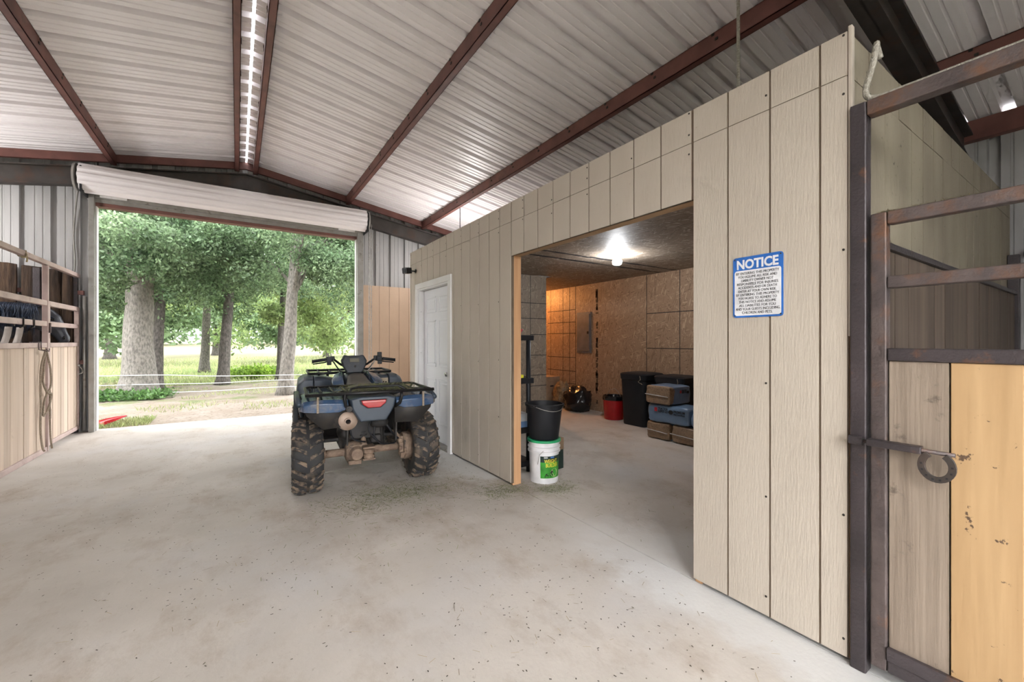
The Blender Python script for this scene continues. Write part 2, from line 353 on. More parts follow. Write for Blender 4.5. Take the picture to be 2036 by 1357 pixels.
    def mesh(s, name, m, smooth=False, off=Vector((0,0,0))):
        me = bpy.data.meshes.new(name)
        me.from_pydata([(x-off.x, y-off.y, z-off.z) for x, y, z in s.v] if off.length else s.v, [], s.f)
        me.materials.append(MATS[m])
        if smooth: me.polygons.foreach_set('use_smooth', [True]*len(me.polygons))
        me.update(); return me
    def build(s, name, m, parent=None, smooth=False, bevel=0, local=False, seg=2, sub=0, auto=0):
        off = Vector((0,0,0)) if (local or parent is None) else wl(parent)
        o = bpy.data.objects.new(name, s.mesh(name, m, smooth, off)); COL.objects.link(o)
        if parent is not None: o.parent = parent
        if bevel:
            b = o.modifiers.new('bevel', 'BEVEL'); b.width = bevel; b.segments = seg; b.limit_method = 'ANGLE'; b.angle_limit = R(35)
            for p in o.data.polygons: p.use_smooth = True
            w = o.modifiers.new('wn', 'WEIGHTED_NORMAL'); w.keep_sharp = True
        if sub:
            u = o.modifiers.new('sub', 'SUBSURF'); u.levels = sub; u.render_levels = sub
        if auto: sharp(o.data, auto)
        return o
def sharp(me, ang=35):
    me.polygons.foreach_set('use_smooth', [True]*len(me.polygons)); me.set_sharp_from_angle(angle=R(ang))
def link_copy(o, parent=None, loc=None, rot=None):
    c = o.copy(); COL.objects.link(c)
    if parent is not None: c.parent = parent
    if loc is not None: c.location = loc
    if rot is not None: c.rotation_euler = rot
    return c
def tag(o, label, cat, group=None, kind=None):
    o['label'] = label; o['category'] = cat
    if group: o['group'] = group
    if kind: o['kind'] = kind
    return o
def thing(name, label, cat, loc=(0,0,0), rz=0, group=None):
    e = bpy.data.objects.new(name, None); COL.objects.link(e); e.location = loc; e.rotation_euler = (0,0,rz); e.empty_display_size = .1
    return tag(e, label, cat, group)
def struct(name, label, cat='structure', loc=(0,0,0)):
    e = bpy.data.objects.new(name, None); COL.objects.link(e); e.location = loc; e.empty_display_size = .1
    e['kind'] = 'structure'; e['label'] = label; e['category'] = cat; return e
def S(o, label, cat): o['kind'] = 'structure'; o['label'] = label; o['category'] = cat; return o
def bz(p0, p1, p2, p3, n=14):
    p0, p1, p2, p3 = map(Vector, (p0, p1, p2, p3)); out = []
    for i in range(n+1):
        t = i/n; out.append(p0*(1-t)**3 + p1*3*t*(1-t)**2 + p2*3*t*t*(1-t) + p3*t**3)
    return out
def catmull(pts, n=8):
    P = [Vector(p) for p in pts]; P = [P[0]*2-P[1]] + P + [P[-1]*2-P[-2]]; out = []
    for i in range(1, len(P)-2):
        for k in range(n):
            t = k/n; a, b, c, d = P[i-1], P[i], P[i+1], P[i+2]
            out.append(.5*((2*b)+(c-a)*t+(2*a-5*b+4*c-d)*t*t+(3*b-a-3*c+d)*t**3))
    out.append(P[-2]); return out
def text_mesh(txt, size, bold=0., extrude=.0005, align='CENTER', width=None):
    cu = bpy.data.curves.new('t', 'FONT'); cu.body = txt; cu.size = size; cu.align_x = align; cu.offset = bold; cu.extrude = extrude; cu.resolution_u = 3
    o = bpy.data.objects.new('t', cu); me = bpy.data.meshes.new_from_object(o)
    vs = [list(v.co) for v in me.vertices]; fs = [tuple(p.vertices) for p in me.polygons]
    bpy.data.objects.remove(o); bpy.data.curves.remove(cu); bpy.data.meshes.remove(me)
    if width and vs:
        xs = [v[0] for v in vs]; w = max(xs)-min(xs); c = (max(xs)+min(xs))/2
        k = width/w
        for v in vs: v[0] = (v[0]-c)*k + (0 if align == 'CENTER' else width/2)
    return vs, fs
def put_text(mb, txt, size, M, **kw):
    vs, fs = text_mesh(txt, size, **kw); mb.add([M @ Vector(v) for v in vs], fs); return mb
def frame_m(o, x, y):
    x = Vector(x).normalized(); y = Vector(y).normalized(); z = x.cross(y)
    M = Matrix((x, y, z)).transposed().to_4x4(); M.translation = Vector(o); return M

# ------------------------------------------------------------------ dimensions of the barn
XR = .13; Y0, Y1 = -2.6, 8.65; XL_, XE = -5.9, 6.0          # ridge, ends, eaves
XW = 2.12; YC, YE = .68, 5.95                               # storage room front wall, near corner, far end
ZT = 2.63; ZC = 2.45; XB = 5.75
def zr(x): return 4.43 - .163*abs(x-XR)

# ------------------------------------------------------------------ floor and ground
fl = struct('floor', 'dusty pale concrete barn floor with saw-cut joints', 'floor')
MB().box((XL_, Y0, -.12), (XE, Y1+.08, -.012)).build('slab_bed', 'groove', fl)
J = .006
xs = [XL_, -2.05, 2.135, XE]; ys = [Y0, .45, 4.6, Y1+.08]
for i in range(3):
    for j in range(3):
        MB().box((xs[i]+(J/2 if i else 0), ys[j]+(J/2 if j else 0), -.1), (xs[i+1]-J/2, ys[j+1]-J/2, 0)).build('concrete_slab', 'concrete', fl)
def hill(x, y):
    d = max(0, y-26); return -.015 + .00055*d*d*(1 if d < 40 else 1) * (1/(1+d/60)) + .05*mnoise.noise(Vector((x*.15, y*.15, 0)))*min(1, max(0, (y-9)/4))
mb = MB(); gx = [-90+4*k for k in range(16)] + [-28+1.4*k for k in range(40)] + [30+5*k for k in range(13)]
gy = [8.73+.45*k for k in range(30)] + [22.5+2.5*k for k in range(40)]
mb.grid([[(x, y, hill(x, y)) for x in gx] for y in gy])
S(mb.build('ground', 'ground', smooth=True), 'dirt yard under the trees running out to a grass field', 'ground')

mb = MB(); mb.grid([[(x, y, -.02) for x in (-90, -20, 0, 20, 90)] for y in (-60, -20, -8, Y0+.01)])
S(mb.build('gravel_yard', 'gravel', smooth=True), 'unseen gravel yard outside the open near end of the barn, darkened to cut bounced light', 'ground')

# ------------------------------------------------------------------ roof
def rib_profile(width, phase=0., up=.055):
    """points (u, h) over one sheet: ribs every .3048 with two small ribs between"""
    pts = []
    k = 0
    while k*.3048 < width - 1e-6:
        u = k*.3048
        for du, h in ((0, 0), (.010, up), (.080, up), (.090, 0), (.145, 0), (.150, .007), (.164, .007), (.169, 0), (.224, 0), (.229, .007), (.243, .007), (.248, 0)):
            if u+du <= width+1e-6: pts.append((u+du, h))
        k += 1
    pts.append((width, 0)); return pts
PRO = rib_profile(.9144)
ceil = struct('ceiling', 'white ribbed metal roof sheets seen from inside the barn', 'ceiling')
def roof_sheet(x0, x1):
    mb = MB(); P = [[], []]
    for i, x in enumerate((x0, x1)):
        for u, h in PRO: P[i].append((x, u, zr(x)+h))
    mb.grid(P); return mb.mesh('roof_sheet', 'sheet_white')
shR = roof_sheet(XR+.013, XE+.35); shL = roof_sheet(XL_-.35, XR-.013)
y = Y0 - .1
while y < Y1 + .3:
    for me in (shL, shR):
        o = bpy.data.objects.new('roof_sheet', me); COL.objects.link(o); o.parent = ceil; o.location = (0, y, 0)
    y += .9144
def purlin(x, name='roof_purlin', depth=.15, fl_=.068, side=1, y0=Y0, y1=Y1-.05, label='', t=.006):
    z = zr(x)-.004; s = side; mb = MB()
    mb.box((x, y0, z-depth), (x+s*t, y1, z))
    mb.box((x, y0, z-t), (x+s*fl_, y1, z)); mb.box((x, y0, z-depth), (x+s*fl_, y1, z-depth+t)); mb.box((x+s*(fl_-t), y0, z-depth), (x+s*fl_, y1, z-depth+.02))
    if s < 0:
        mb.f = [f[::-1] for f in mb.f]
    o = mb.build(name, 'primer_red'); S(o, label, 'purlin')
    bo = MB(); yy = y0+.3
    while yy < y1:
        for q in (-.5, .5): bo.box((x-s*.006, yy-.012+q*.03, z-.05+q*.05), (x, yy+.012+q*.03, z-.03+q*.05))
        yy += .61
    b = bo.build('purlin_bolts', 'screw', o); b['kind'] = 'stuff'
    return o
for x, s, lb in ((XR-.10, -1, 'red primed ridge purlin left of the bright ridge gap'), (XR+.10, 1, 'red primed ridge purlin right of the bright ridge gap'),
              (1.77, 1, 'red primed purlin over the right half of the aisle'), (3.31, 1, 'long red primed purlin above the storage room front wall'),
              (4.85, 1, 'dark purlin above the right stall nearest the eave'), (-1.53, -1, 'red primed purlin over the left stall front'), (-3.06, -1, 'red primed purlin deep over the left stall'), (-4.6, -1, 'red primed purlin near the left eave')):
    purlin(x, side=s, label=lb)
def rafter(y, name, label, drop=.16, depth=.30, flw=.13, y_off=0, m='rafter_steel'):
    e = struct(name, label, 'rafter')
    for sgn, xe in ((-1, XL_+.1), (1, XE-.1)):
        x0 = XR; mb = MB()
        def pt(x, dz, yy): return (x, yy, zr(x)-drop-dz)
        for (dz0, dz1, ya, yb) in ((0, .016, -flw/2, flw/2), (depth-.016, depth, -flw/2, flw/2), (0, depth, -.006, .006)):
            vs = [pt(x, dz, y+yy) for x in (x0, xe) for dz in (dz0, dz1) for yy in (ya, yb)]
            mb.add(vs, [(0,1,3,2),(4,6,7,5),(0,2,6,4),(1,5,7,3),(2,3,7,6),(0,4,5,1)])
        mb.build('rafter_half', m, e)
    return e
rafter(8.47, 'end_rafter', 'dark steel rafter with a ridge joint along the end wall behind the rolled door', drop=.24, depth=.27)
rafter(.98, 'main_rafter', 'dark steel rafter above the right stall and the storage room corner', drop=.155, depth=.30)
rk = struct('rake_channel', 'red primed channel under the roof edge along the end wall', 'channel')
for sgn, xe in ((-1, XL_), (1, XE)):
    mb = MB(); vs = [(x, yy, zr(x)-dz) for x in (XR, xe) for dz in (.0, .115) for yy in (8.555, 8.61)]
    mb.add(vs, [(0,1,3,2),(4,6,7,5),(0,2,6,4),(1,5,7,3),(2,3,7,6),(0,4,5,1)]); mb.build('channel_half', 'primer_red', rk)

# ------------------------------------------------------------------ exterior walls
def wall_sheet(fn, u0, u1, z0, ztop, name, parent, m='sheet_wall'):
    w = u1-u0; pr_ = [p for p in PRO if p[0] < w-1e-6] + [(w, 0)]
    mb = MB(); mb.grid([[fn(u0+u, h, z0) for u, h in pr_], [fn(u0+u, h, ztop(u0+u)) for u, h in pr_]])
    return mb.build(name, m, parent)
DX0, DX1, DZ = -1.76, 1.97, 3.40
wf = struct('wall_far', 'grey ribbed metal end wall around the open roll-up doorway', 'wall')
fnE = lambda u, h, z: (u, Y1+h, z)
for a, b, z0 in ((XL_, DX0, 0), (DX1, XE, 0), (DX0, DX1, DZ+.05)):
    u = a
    while u < b-1e-3:
        e = min(u+.9144, b); wall_sheet(fnE, u, e, z0, lambda x: zr(x)+.03, 'wall_sheet', wf); u = e
for z, a, b in ((2.02, XL_, DX0-.13), (1.0, XL_, DX0-.13)):
    MB().box((a, Y1-.07, z), (b, Y1-.005, z+.06)).build('girt', 'primer_red', wf)
wr = struct('wall_right', 'ribbed metal outer wall behind the right stall', 'wall')
wlft = struct('wall_left', 'ribbed metal outer wall behind the left stall', 'wall')
y = Y0
while y < Y1-.01:
    e = min(y+.9144, Y1)
    wall_sheet(lambda u, h, z: (XE+h, u, z), y, e, 0, lambda q: zr(XE)+.02, 'wall_sheet', wr)
    wall_sheet(lambda u, h, z: (XL_-h, u, z), y, e, 0, lambda q: zr(XL_)+.02, 'wall_sheet', wlft)
    y = e
wn = struct('wall_near', 'unseen ribbed metal near end wall around the open near doorway, added to block light', 'wall')
for a, b, z0 in ((2.3, XE, 0), (XL_, -2.1, 0), (-2.1, 2.3, 3.2)):  # unseen end wall, put in to hold back light from behind
    u = a
    while u < b-1e-3:
        e = min(u+.9144, b); wall_sheet(lambda q, h, z: (q, Y0-h, z), u, e, z0, lambda x: zr(x)+.03, 'wall_sheet', wn); u = e
MB().box((XE-.09, Y0, zr(XE)-.20), (XE-.005, Y1-.1, zr(XE)-.01)).build('eave_strut', 'primer_red', wr)
MB().box((XL_+.005, Y0, zr(XL_)-.20), (XL_+.09, Y1-.1, zr(XL_)-.01)).build('eave_strut', 'primer_red', wlft)
for z in (1.0, 2.1): MB().box((XE-.08, Y0, z), (XE-.005, .6, z+.06)).build('girt', 'primer_red', wr)
# tan siding boards on the end wall beside the doorway
wt = struct('wall_panelling', 'tan grooved siding boards lining the end wall right of the doorway', 'wall')
MB().box((2.0, 8.593, .02), (4.4, 8.612, 2.455)).build('siding_backing', 'groove', wt)
u = 2.006
while u < 4.39:
    MB().box((u+.003, 8.588, .02), (min(u+.2045, 4.4)-.003, 8.602, 2.46)).build('siding_board', 'siding_tan', wt); u += .2045

# ------------------------------------------------------------------ storage room
def rects(a, b, z0, z1, holes):
    cuts = sorted({a, b} | {h[i] for h in holes for i in (0, 1) if a < h[i] < b}); out = []
    for p, q in zip(cuts, cuts[1:]):
        m_ = (p+q)/2; zs = z0
        for h in holes:
            if h[0] <= m_ <= h[1]: zs = max(zs, h[2])
        if q-p > .012 and zs < z1: out.append((p, q, zs, z1))
    return out
HO = (1.385, 3.228, 2.13); HD = (4.60, 5.60, 2.06)
w1 = struct('wall_front', 'beige grooved siding wall of the storage room facing the aisle', 'wall')
for p, q, z0, z1 in rects(YC, YE, .02, ZT, [HO, HD]): MB().box((XW+.0045, p+.0005, z0), (XW+.025, q-.0005, z1)).build('siding_backing', 'groove', w1)
g = .782 - .2045*1; n_ = 0; sc = MB()
while g < YE:
    a, b = max(g, YC)+.0048, min(g+.2045, YE)-.0048
    if b > a:
        for zz0, zz1 in ((.022, 2.445), (2.449, ZT)):
            for p, q, z0, z1 in rects(a, b, zz0, zz1, [HO, HD]):
                MB().box((XW+random.uniform(-.0012, .0012), p, z0), (XW+.013, q, z1)).build('siding_board', 'siding_beige', w1)
        if n_ % 2 == 0:
            for z in (.12, .62, 1.15, 1.75, 2.40, 2.50, 2.60):
                if random.random() < .2: continue
                if rects(a, b, z, z+.01, [HO, HD]):
                    sc.sphere((XW-.0015, a+.012, z+random.uniform(-.03, .03)), (.002, .0055, .0055), 6, 4)
    g += .2045; n_ += 1
so = sc.build('screw_heads', 'screw', w1); so['kind'] = 'stuff'
# inside skin of the front wall, studs, jamb timber and header
for p, q, z0, z1 in rects(YC+.1, 5.7, .0, ZC, [(1.385-.04, 3.228+.04, 2.17), HD]): MB().box((2.215, p, z0), (2.226, q, z1)).build('osb_panel', 'osb_grey', w1)
t1 = struct('trim_1', 'raw pine jamb stud at the far side of the storage room opening', 'timber')
MB().box((XW+.014, 3.229, .0), (2.226, 3.266, 2.13)).build('jamb_stud', 'pine_stud', t1, bevel=.003)
t2 = struct('trim_2', 'raw pine header under the top of the storage room opening', 'timber')
MB().box((XW+.014, 1.385, 2.131), (2.226, 3.266, 2.168)).build('header_board', 'pine_header', t2, bevel=.003)
MB().box((XW+.014, 1.345, 0), (2.226, 1.384, 2.13)).build('jamb_stud', 'pine_stud', t1, bevel=.003)
# side wall facing the stall
w2 = struct('wall_side', 'beige grooved siding side wall of the storage room facing the right stall', 'wall')
MB().box((XW+.026, YC+.0045, .02), (XB+.1, YC+.03, ZT)).build('siding_backing', 'groove', w2)
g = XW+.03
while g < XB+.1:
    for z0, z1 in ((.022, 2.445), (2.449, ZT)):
        MB().box((g+.003, YC+random.uniform(-.001, .001), z0), (min(g+.2045, XB+.1)-.003, YC+.013, z1)).build('siding_board', 'siding_beige_shaded', w2)
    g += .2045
MB().box((XW+.0, YC-.012, 1.36), (XW+.028, YC+.002, ZT+.02)).build('corner_strip', 'siding_beige', w2, bevel=.002)
MB().box((2.23, YC+.10, 0), (XB, YC+.112, ZC)).build('osb_panel', 'osb', w2)
# room back wall, partition, ceiling
w3 = struct('wall_back', 'strand board back wall of the storage room with printed grid lines', 'wall')
g = YC+.11
for k in range(7):
    e = min(g+1.22, 8.6)
    MB().box((XB, g+.0015, 0), (XB+.012, e-.0015, ZC+.06)).build('osb_panel', 'osb', w3); g = e
mb = MB()
def vline(y, w=.006): mb.box((XB-.0012, y-w, .0), (XB+.0002, y+w, ZC))
def hline(y0, y1, z, w=.006): mb.box((XB-.0012, y0, z-w), (XB+.0002, y1, z+w))
for yy in (7.19, 6.78, 6.57, 6.385, 4.62, 3.99, 3.64, 3.36): vline(yy, .0055)
for yy in (2.2, 1.8, 1.4): vline(yy, .0055)
for z in (1.98, 1.73, 1.50, 1.0, .72, .46): hline(6.385, 7.3, z)
for z in (1.80, 1.22, .62): hline(2.6, 4.62, z)
o = mb.build('printed_line', 'ink', w3); o['kind'] = 'stuff'
mb = MB()
for k in range(46):
    z = .1+random.random()*2.2; mb.box((XB-.0012, 5.78+random.uniform(-.03, .0), z), (XB+.0002, 5.79+random.uniform(.0, .03), z+random.uniform(.02, .09)))
o = mb.build('printed_mark', 'ink_faded', w3); o['kind'] = 'stuff'
w4 = struct('wall_partition', 'grey strand board partition at the far end of the storage room', 'wall')
for a, b in ((2.23, 3.45), (3.45, 4.46)): MB().box((a+.0015, 5.70, 0), (b-.0015, 5.712, ZC)).build('osb_panel', 'osb_grey', w4)
MB().box((4.448, 5.712, 0), (4.46, 8.58, ZC)).build('osb_panel', 'osb_grey', w4)
MB().box((2.14, 5.935, 0), (4.46, 5.95, ZT)).build('siding_panel', 'siding_beige', w4)
mb = MB()
for x in (2.9, 4.12): mb.box((x-.004, 5.6988, 0), (x+.004, 5.7003, ZC))
for a, b, z in ((2.9, 4.12, 1.98), (2.9, 4.46, 1.72), (4.12, 4.46, 1.98), (4.12, 4.46, 1.45), (4.12, 4.46, 1.10), (2.9, 4.12, .75), (4.12, 4.46, .76), (4.12, 4.46, .58)): mb.box((a, 5.6988, z-.005), (b, 5.7003, z+.005))
o = mb.build('printed_line', 'ink', w4); o['kind'] = 'stuff'
w5 = struct('ceiling_room', 'dark strand board ceiling of the storage room', 'ceiling')
g = YC+.1
k = 0
while g < 8.59:
    e = min(g+1.22, 8.6); cut = 3.35 if k % 2 else 4.55
    for a, b in ((2.215, cut), (cut, XB+.1)):
        if e > 5.75 and b < 4.6: continue
        MB().box((max(a, 4.46) if e > 7 else a, g+.002, ZC), (b-.003, e-.002, ZC+.012)).build('osb_panel', 'osb_ceiling', w5)
    g = e; k += 1
mb = MB()
for yy in (4.33, 4.05):
    x = 2.3
    while x < XB-.1:
        w = random.uniform(.1, .45); d = random.uniform(.012, .045)
        mb.add([(x, yy-d, ZC-.001), (x+w, yy-random.uniform(.01, .04), ZC-.001), (x+w, yy+random.uniform(.01, .04), ZC-.001), (x, yy+d, ZC-.001)], [(0, 1, 2, 3)]); x += w*.97
o = mb.build('dark_streak', 'ink', w5); o['kind'] = 'stuff'  # ragged dark streaks in two lines across the room ceiling
MB().box((2.14, YC+.03, 2.575), (XB+.1, 5.93, 2.59)).build('loft_deck', 'osb_grey', w5)

# entry door
d1 = struct('door_1', 'white six-panel door in a white casing on the beige storage room wall', 'door', (XW, 5.1, 0))
for y0, y1 in ((4.515, 4.60), (5.60, 5.69)): MB().box((XW-.022, y0, .0), (XW+.012, y1, 2.06)).build('casing', 'trim_white', d1, bevel=.004)
MB().box((XW-.022, 4.515, 2.06), (XW+.012, 5.69, 2.135)).build('casing', 'trim_white', d1, bevel=.004)
for y0, y1 in ((4.60, 4.62), (5.58, 5.60)): MB().box((XW-.005, y0, .0), (XW+.13, y1, 2.06)).build('jamb', 'trim_white', d1)
MB().box((XW-.005, 4.62, 2.04), (XW+.13, 5.58, 2.06)).build('jamb', 'trim_white', d1)
MB().box((XW-.02, 4.62, .0), (XW+.13, 5.58, .025)).build('threshold', 'galv', d1)
XD = XW+.07
leaf = MB().box((XD, 4.628, .03), (XD+.04, 5.572, 2.035)).build('door_leaf', 'white_paint', d1)
for ya, yb in ((4.735, 5.055), (5.145, 5.465)):
    for z0, z1 in ((.25, .84), (1.0, 1.62), (1.72, 1.93)):
        mb = MB()
        P = []
        for ins, dx in ((0, 0), (.018, .009), (.04, .009), (.065, -.003)):
            P.append([(XD+dx-.001, ya+ins, z0+ins), (XD+dx-.001, yb-ins, z0+ins), (XD+dx-.001, yb-ins, z1-ins), (XD+dx-.001, ya+ins, z1-ins)])
        fr = MB()
        # raised moulding ring and raised field
        fr.box((XD-.008, ya, z0), (XD, ya+.02, z1)); fr.box((XD-.008, yb-.02, z0), (XD, yb, z1)); fr.box((XD-.008, ya, z0), (XD, yb, z0+.02)); fr.box((XD-.008, ya, z1-.02), (XD, yb, z1))
        fr.box((XD-.006, ya+.045, z0+.045), (XD, yb-.045, z1-.045))
        fr.build('door_panel', 'white_paint', leaf, bevel=.004)
kn = MB(); kn.lathe([(.028, 0), (.028, .008), (.012, .012), (.012, .04), (.027, .048), (.03, .062), (.02, .075)], 16, (0, 0, 0), M=Matrix.Rotation(R(-90), 4, 'Y'))
kn.v = [(x+XD, y+4.70, z+.93) for x, y, z in kn.v]; kn.build('knob', 'chrome', leaf, smooth=True)

# ------------------------------------------------------------------ roll-up door
rd = thing('roll_up_door', 'white ribbed roll-up door coiled above the open doorway', 'door', (.1, 8.35, 0)); rd['kind'] = 'structure'
mb = MB(); n = 96; secs = []
for x in (-1.86, 2.07):
    q = []
    for k in range(n):
        a = 2*PI*k/n; w = (k % 8); r = .205 - (.020 if w in (4, 5) else (.014 if w in (3, 6) else 0))
        q.append((x, 8.33+r*math.cos(a), 3.665+r*math.sin(a)))
    secs.append(q)
mb.loft(secs); mb.build('coil', 'sheet_white', rd, auto=15)
MB().box((-1.84, 8.52, 3.455), (2.05, 8.60, 3.53)).box((-1.84, 8.555, 3.40), (2.05, 8.60, 3.46)).build('bottom_bar', 'track_grey', rd)
MB().box((DX0, 8.57, DZ-.05), (DX1, 8.72, DZ+.045)).build('header', 'primer_red', rd)
MB().box((-1.70, 8.50, 3.47), (-1.40, 8.52, 3.50)).box((1.62, 8.50, 3.47), (1.92, 8.52, 3.50)).build('latch_bar', 'trim_white', rd)
for x0, x1, s in ((-1.822, DX0, 1), (DX1, 2.08, -1)):
    t = MB().box((x0, 8.50, 0), (x1, 8.60, 3.5)).build('track', 'track_grey', rd, bevel=.004)
    xi = x1 if s > 0 else x0
    MB().box((xi-(.0 if s > 0 else .010), 8.60, 0), (xi+(.010 if s > 0 else 0), 8.70, 3.36)).build('track_lip', 'trim_white', t)
    xb = x0 if s > 0 else x1
    MB().box((min(xb, xb-s*.02), 8.18, 3.44), (max(xb, xb-s*.02), 8.56, 3.80)).build('end_bracket', 'black_plastic', rd)
for x in (-1.905, 2.115): MB().lathe([(.17, -.012), (.19, -.012), (.19, .012), (.17, .012)], 32, (x, 8.33, 3.665), axis='x').build('end_plate', 'galv', rd)
# pull chain
mb = MB()
for xx, off in ((2.135, 0), (2.175, .5)):
    for k in range(0, 66):
        z = 3.60-.0415*(k+off); tw = (k % 2)*PI/2; ring = []
        for j in range(8):
            a = 2*PI*j/8; u, w = .010*math.cos(a), .026*math.sin(a)
            ring.append((xx+u*math.cos(tw), 8.28+u*math.sin(tw), z+w))
        mb.tube(ring, .0042, 4, closed=True)
ch = mb.build('pull_chain', 'galv', smooth=True); tag(ch, 'galvanised loop of hoist chain hanging at the right end of the rolled door', 'chain')
# cable down the end wall and small boxes
mb = MB(); mb.tube(catmull([(-1.93, 8.52, 3.56), (-1.97, 8.60, 3.35), (-2.0, 8.62, 2.9), (-1.985, 8.62, 2.5), (-2.0, 8.62, 2.28)]), .011, 8)
tag(mb.build('cable', 'track_grey', smooth=True), 'grey cable running down the end wall left of the doorway', 'cable')
mb = MB(); mb.tube([(-1.885, 8.61, .02), (-1.885, 8.61, 2.0)], .022, 10)
tag(mb.build('conduit', 'galv', smooth=True), 'grey conduit standing against the end wall beside the door track', 'pipe')

# ------------------------------------------------------------------ left stall front
XS = -1.95
def tube_sq(mb, a, b, w=.05): mb.bar(a, b, w, w); return mb
sp = thing('horse_stall', 'pink-brown steel stall front with pale planks at the left edge of the picture', 'stall panel', (XS, 5.6, 0))
for z0, z1 in ((2.265, 2.32), (1.77, 1.832), (1.52, 1.58), (1.262, 1.318), (.0, .06)):
    b_ = 8.6 if z0 > 2 else 7.32
    MB().box((XS-.027, .2, z0), (XS+.027, b_, z1)).build('rail', 'pink_steel', sp, bevel=.005)
for y in (.225, 3.8, 7.36): MB().box((XS-.027, y-.018, 0), (XS+.027, y+.018, 2.264)).build('post', 'pink_steel', sp, bevel=.005)
MB().box((XS-.06, 8.575, 0), (XS+.0, 8.63, 2.264)).build('post', 'purple_steel', sp, bevel=.005)
y = .255
while y < 7.30:
    w = min(random.choice((.13, .145, .16, .18)), 7.315-y)
    MB().box((XS-.016+random.uniform(-.003, .003), y+.002, .062), (XS+.012+random.uniform(-.003, .003), y+w-.002, 1.26)).build('plank', 'plank_pale', sp); y += w
gt = thing('stall_gate', 'narrow left stall gate with pale planks next to the doorway', 'gate', (XS, 8.0, 0))
for z0, z1 in ((1.77, 1.832), (1.52, 1.58), (1.262, 1.318), (.055, .11)): MB().box((XS-.025, 7.432, z0), (XS+.025, 8.52, z1)).build('rail', 'pink_steel', gt, bevel=.005)
for y in (7.405, 8.545): MB().box((XS-.025, y-.022, .055), (XS+.025, y+.022, 1.832)).build('stile', 'pink_steel', gt, bevel=.005)
y = 7.436
while y < 8.51:
    w = min(random.choice((.10, .12, .14, .15)), 8.518-y)
    MB().box((XS-.016, y+.002, .112), (XS+.012+random.uniform(-.003, .003), y+w-.002, 1.26)).build('plank', 'plank_pale', gt); y += w
for z in (.45, 1.50): MB().lathe([(.014, -.06), (.014, .06)], 10, (XS+.032, 7.376, z)).build('hinge', 'rust_steel', gt, smooth=True)
MB().tube(catmull([(XS+.03, 8.50, .98), (XS+.06, 8.52, .93), (XS+.07, 8.48, .88), (XS+.03, 8.46, .86)]), .007, 6).bar((XS+.035, 8.44, .99), (XS+.035, 8.66, 1.0), .014, .014).build('latch', 'galv', gt, smooth=True)
# timber slabs lining the end wall in the stall
lb = ['leftmost rough bark-brown timber slab behind the horse', 'second rough bark-brown timber slab behind the horse', 'rough brown timber slab behind the horse head', 'rough brown timber slab in the stall corner by the doorway']
for k, (a, b, zt) in enumerate(((-2.98, -2.54, 2.40), (-2.49, -2.30, 2.38), (-2.255, -2.10, 2.36), (-2.098, -1.99, 2.34))):
    mb = MB(); n = 7; P = []
    for s_, yy in ((0, 8.565), (1, 8.5)):
        pass
    secs = []
    for i in range(9):
        z = .0+zt*i/8; q = []
        for u, v in ((0, 0), (1, 0), (1, .6), (.85, 1), (.5, 1.15), (.15, 1), (0, .6)):
            jx = .008*mnoise.noise(Vector((k*3.1, z*2, u*3))); q.append((a+(b-a)*u+jx, 8.575-.065*v+jx, z+(.02*mnoise.noise(Vector((u*4, k, 0))) if i == 8 else 0)))
        secs.append(q)
    mb.loft(secs); o = mb.build('timber_slab', 'slab_bark', None, auto=40); tag(o, lb[k], 'timber', 'rough timber slabs lining the left stall')
for yy, lab in ((8.44, 'brown steel channel post inside the left stall beside the horse head'),):
    MBo = MB().box((-2.36, yy, 0), (-2.29, yy+.06, 2.36)).build('stall_post', 'purple_steel', None, bevel=.004); tag(MBo, lab, 'post')

# ------------------------------------------------------------------ horse
def ell(c, d, up, ra, rb, n=16, sq=0):
    c = Vector(c); d = Vector(d).normalized(); u = Vector(up); u = (u-d*u.dot(d)).normalized(); r = d.cross(u)
    return [c + r*ra*math.cos(2*PI*k/n) + u*rb*math.sin(2*PI*k/n) for k in range(n)]
HB = (-3.6, 8.0, 0)
ho = thing('horse', 'dark horse in the left stall with its head over the gate toward the doorway', 'horse', HB)
spine = [(-4.86, 8.0, 1.12, .06, .10), (-4.78, 8.0, 1.15, .18, .24), (-4.55, 8.0, 1.17, .26, .30), (-4.2, 8.0, 1.12, .28, .31), (-3.8, 8.0, 1.10, .29, .33), (-3.45, 8.0, 1.15, .27, .36), (-3.2, 8.01, 1.25, .23, .37), (-2.95, 8.05, 1.40, .18, .34), (-2.72, 8.12, 1.53, .14, .29), (-2.52, 8.18, 1.61, .12, .235), (-2.36, 8.24, 1.665, .105, .18), (-2.24, 8.28, 1.69, .09, .14)]
head = [(-2.33, 8.26, 1.70, .075, .10), (-2.225, 8.29, 1.665, .098, .155), (-2.165, 8.30, 1.60, .092, .145), (-2.115, 8.305, 1.53, .072, .115), (-2.075, 8.31, 1.465, .06, .088), (-2.045, 8.31, 1.41, .056, .074), (-2.02, 8.31, 1.365, .055, .07), (-2.002, 8.31, 1.33, .042, .05), (-1.995, 8.31, 1.312, .02, .025)]
mb = MB()
def chain(ss, up):
    secs = []
    for i, s_ in enumerate(ss):
        a = Vector(ss[max(i-1, 0)][:3]); b = Vector(ss[min(i+1, len(ss)-1)][:3]); secs.append(ell(s_[:3], b-a, up, s_[3], s_[4]))
    mb.loft(secs)
chain(spine, (0, 0, 1)); chain(head, (.8, 0, .6))
mb.sphere((-2.03, 8.31, 1.335), (.05, .045, .035), 12, 8); mb.sphere((-2.215, 8.30, 1.555), (.085, .072, .09), 12, 8)
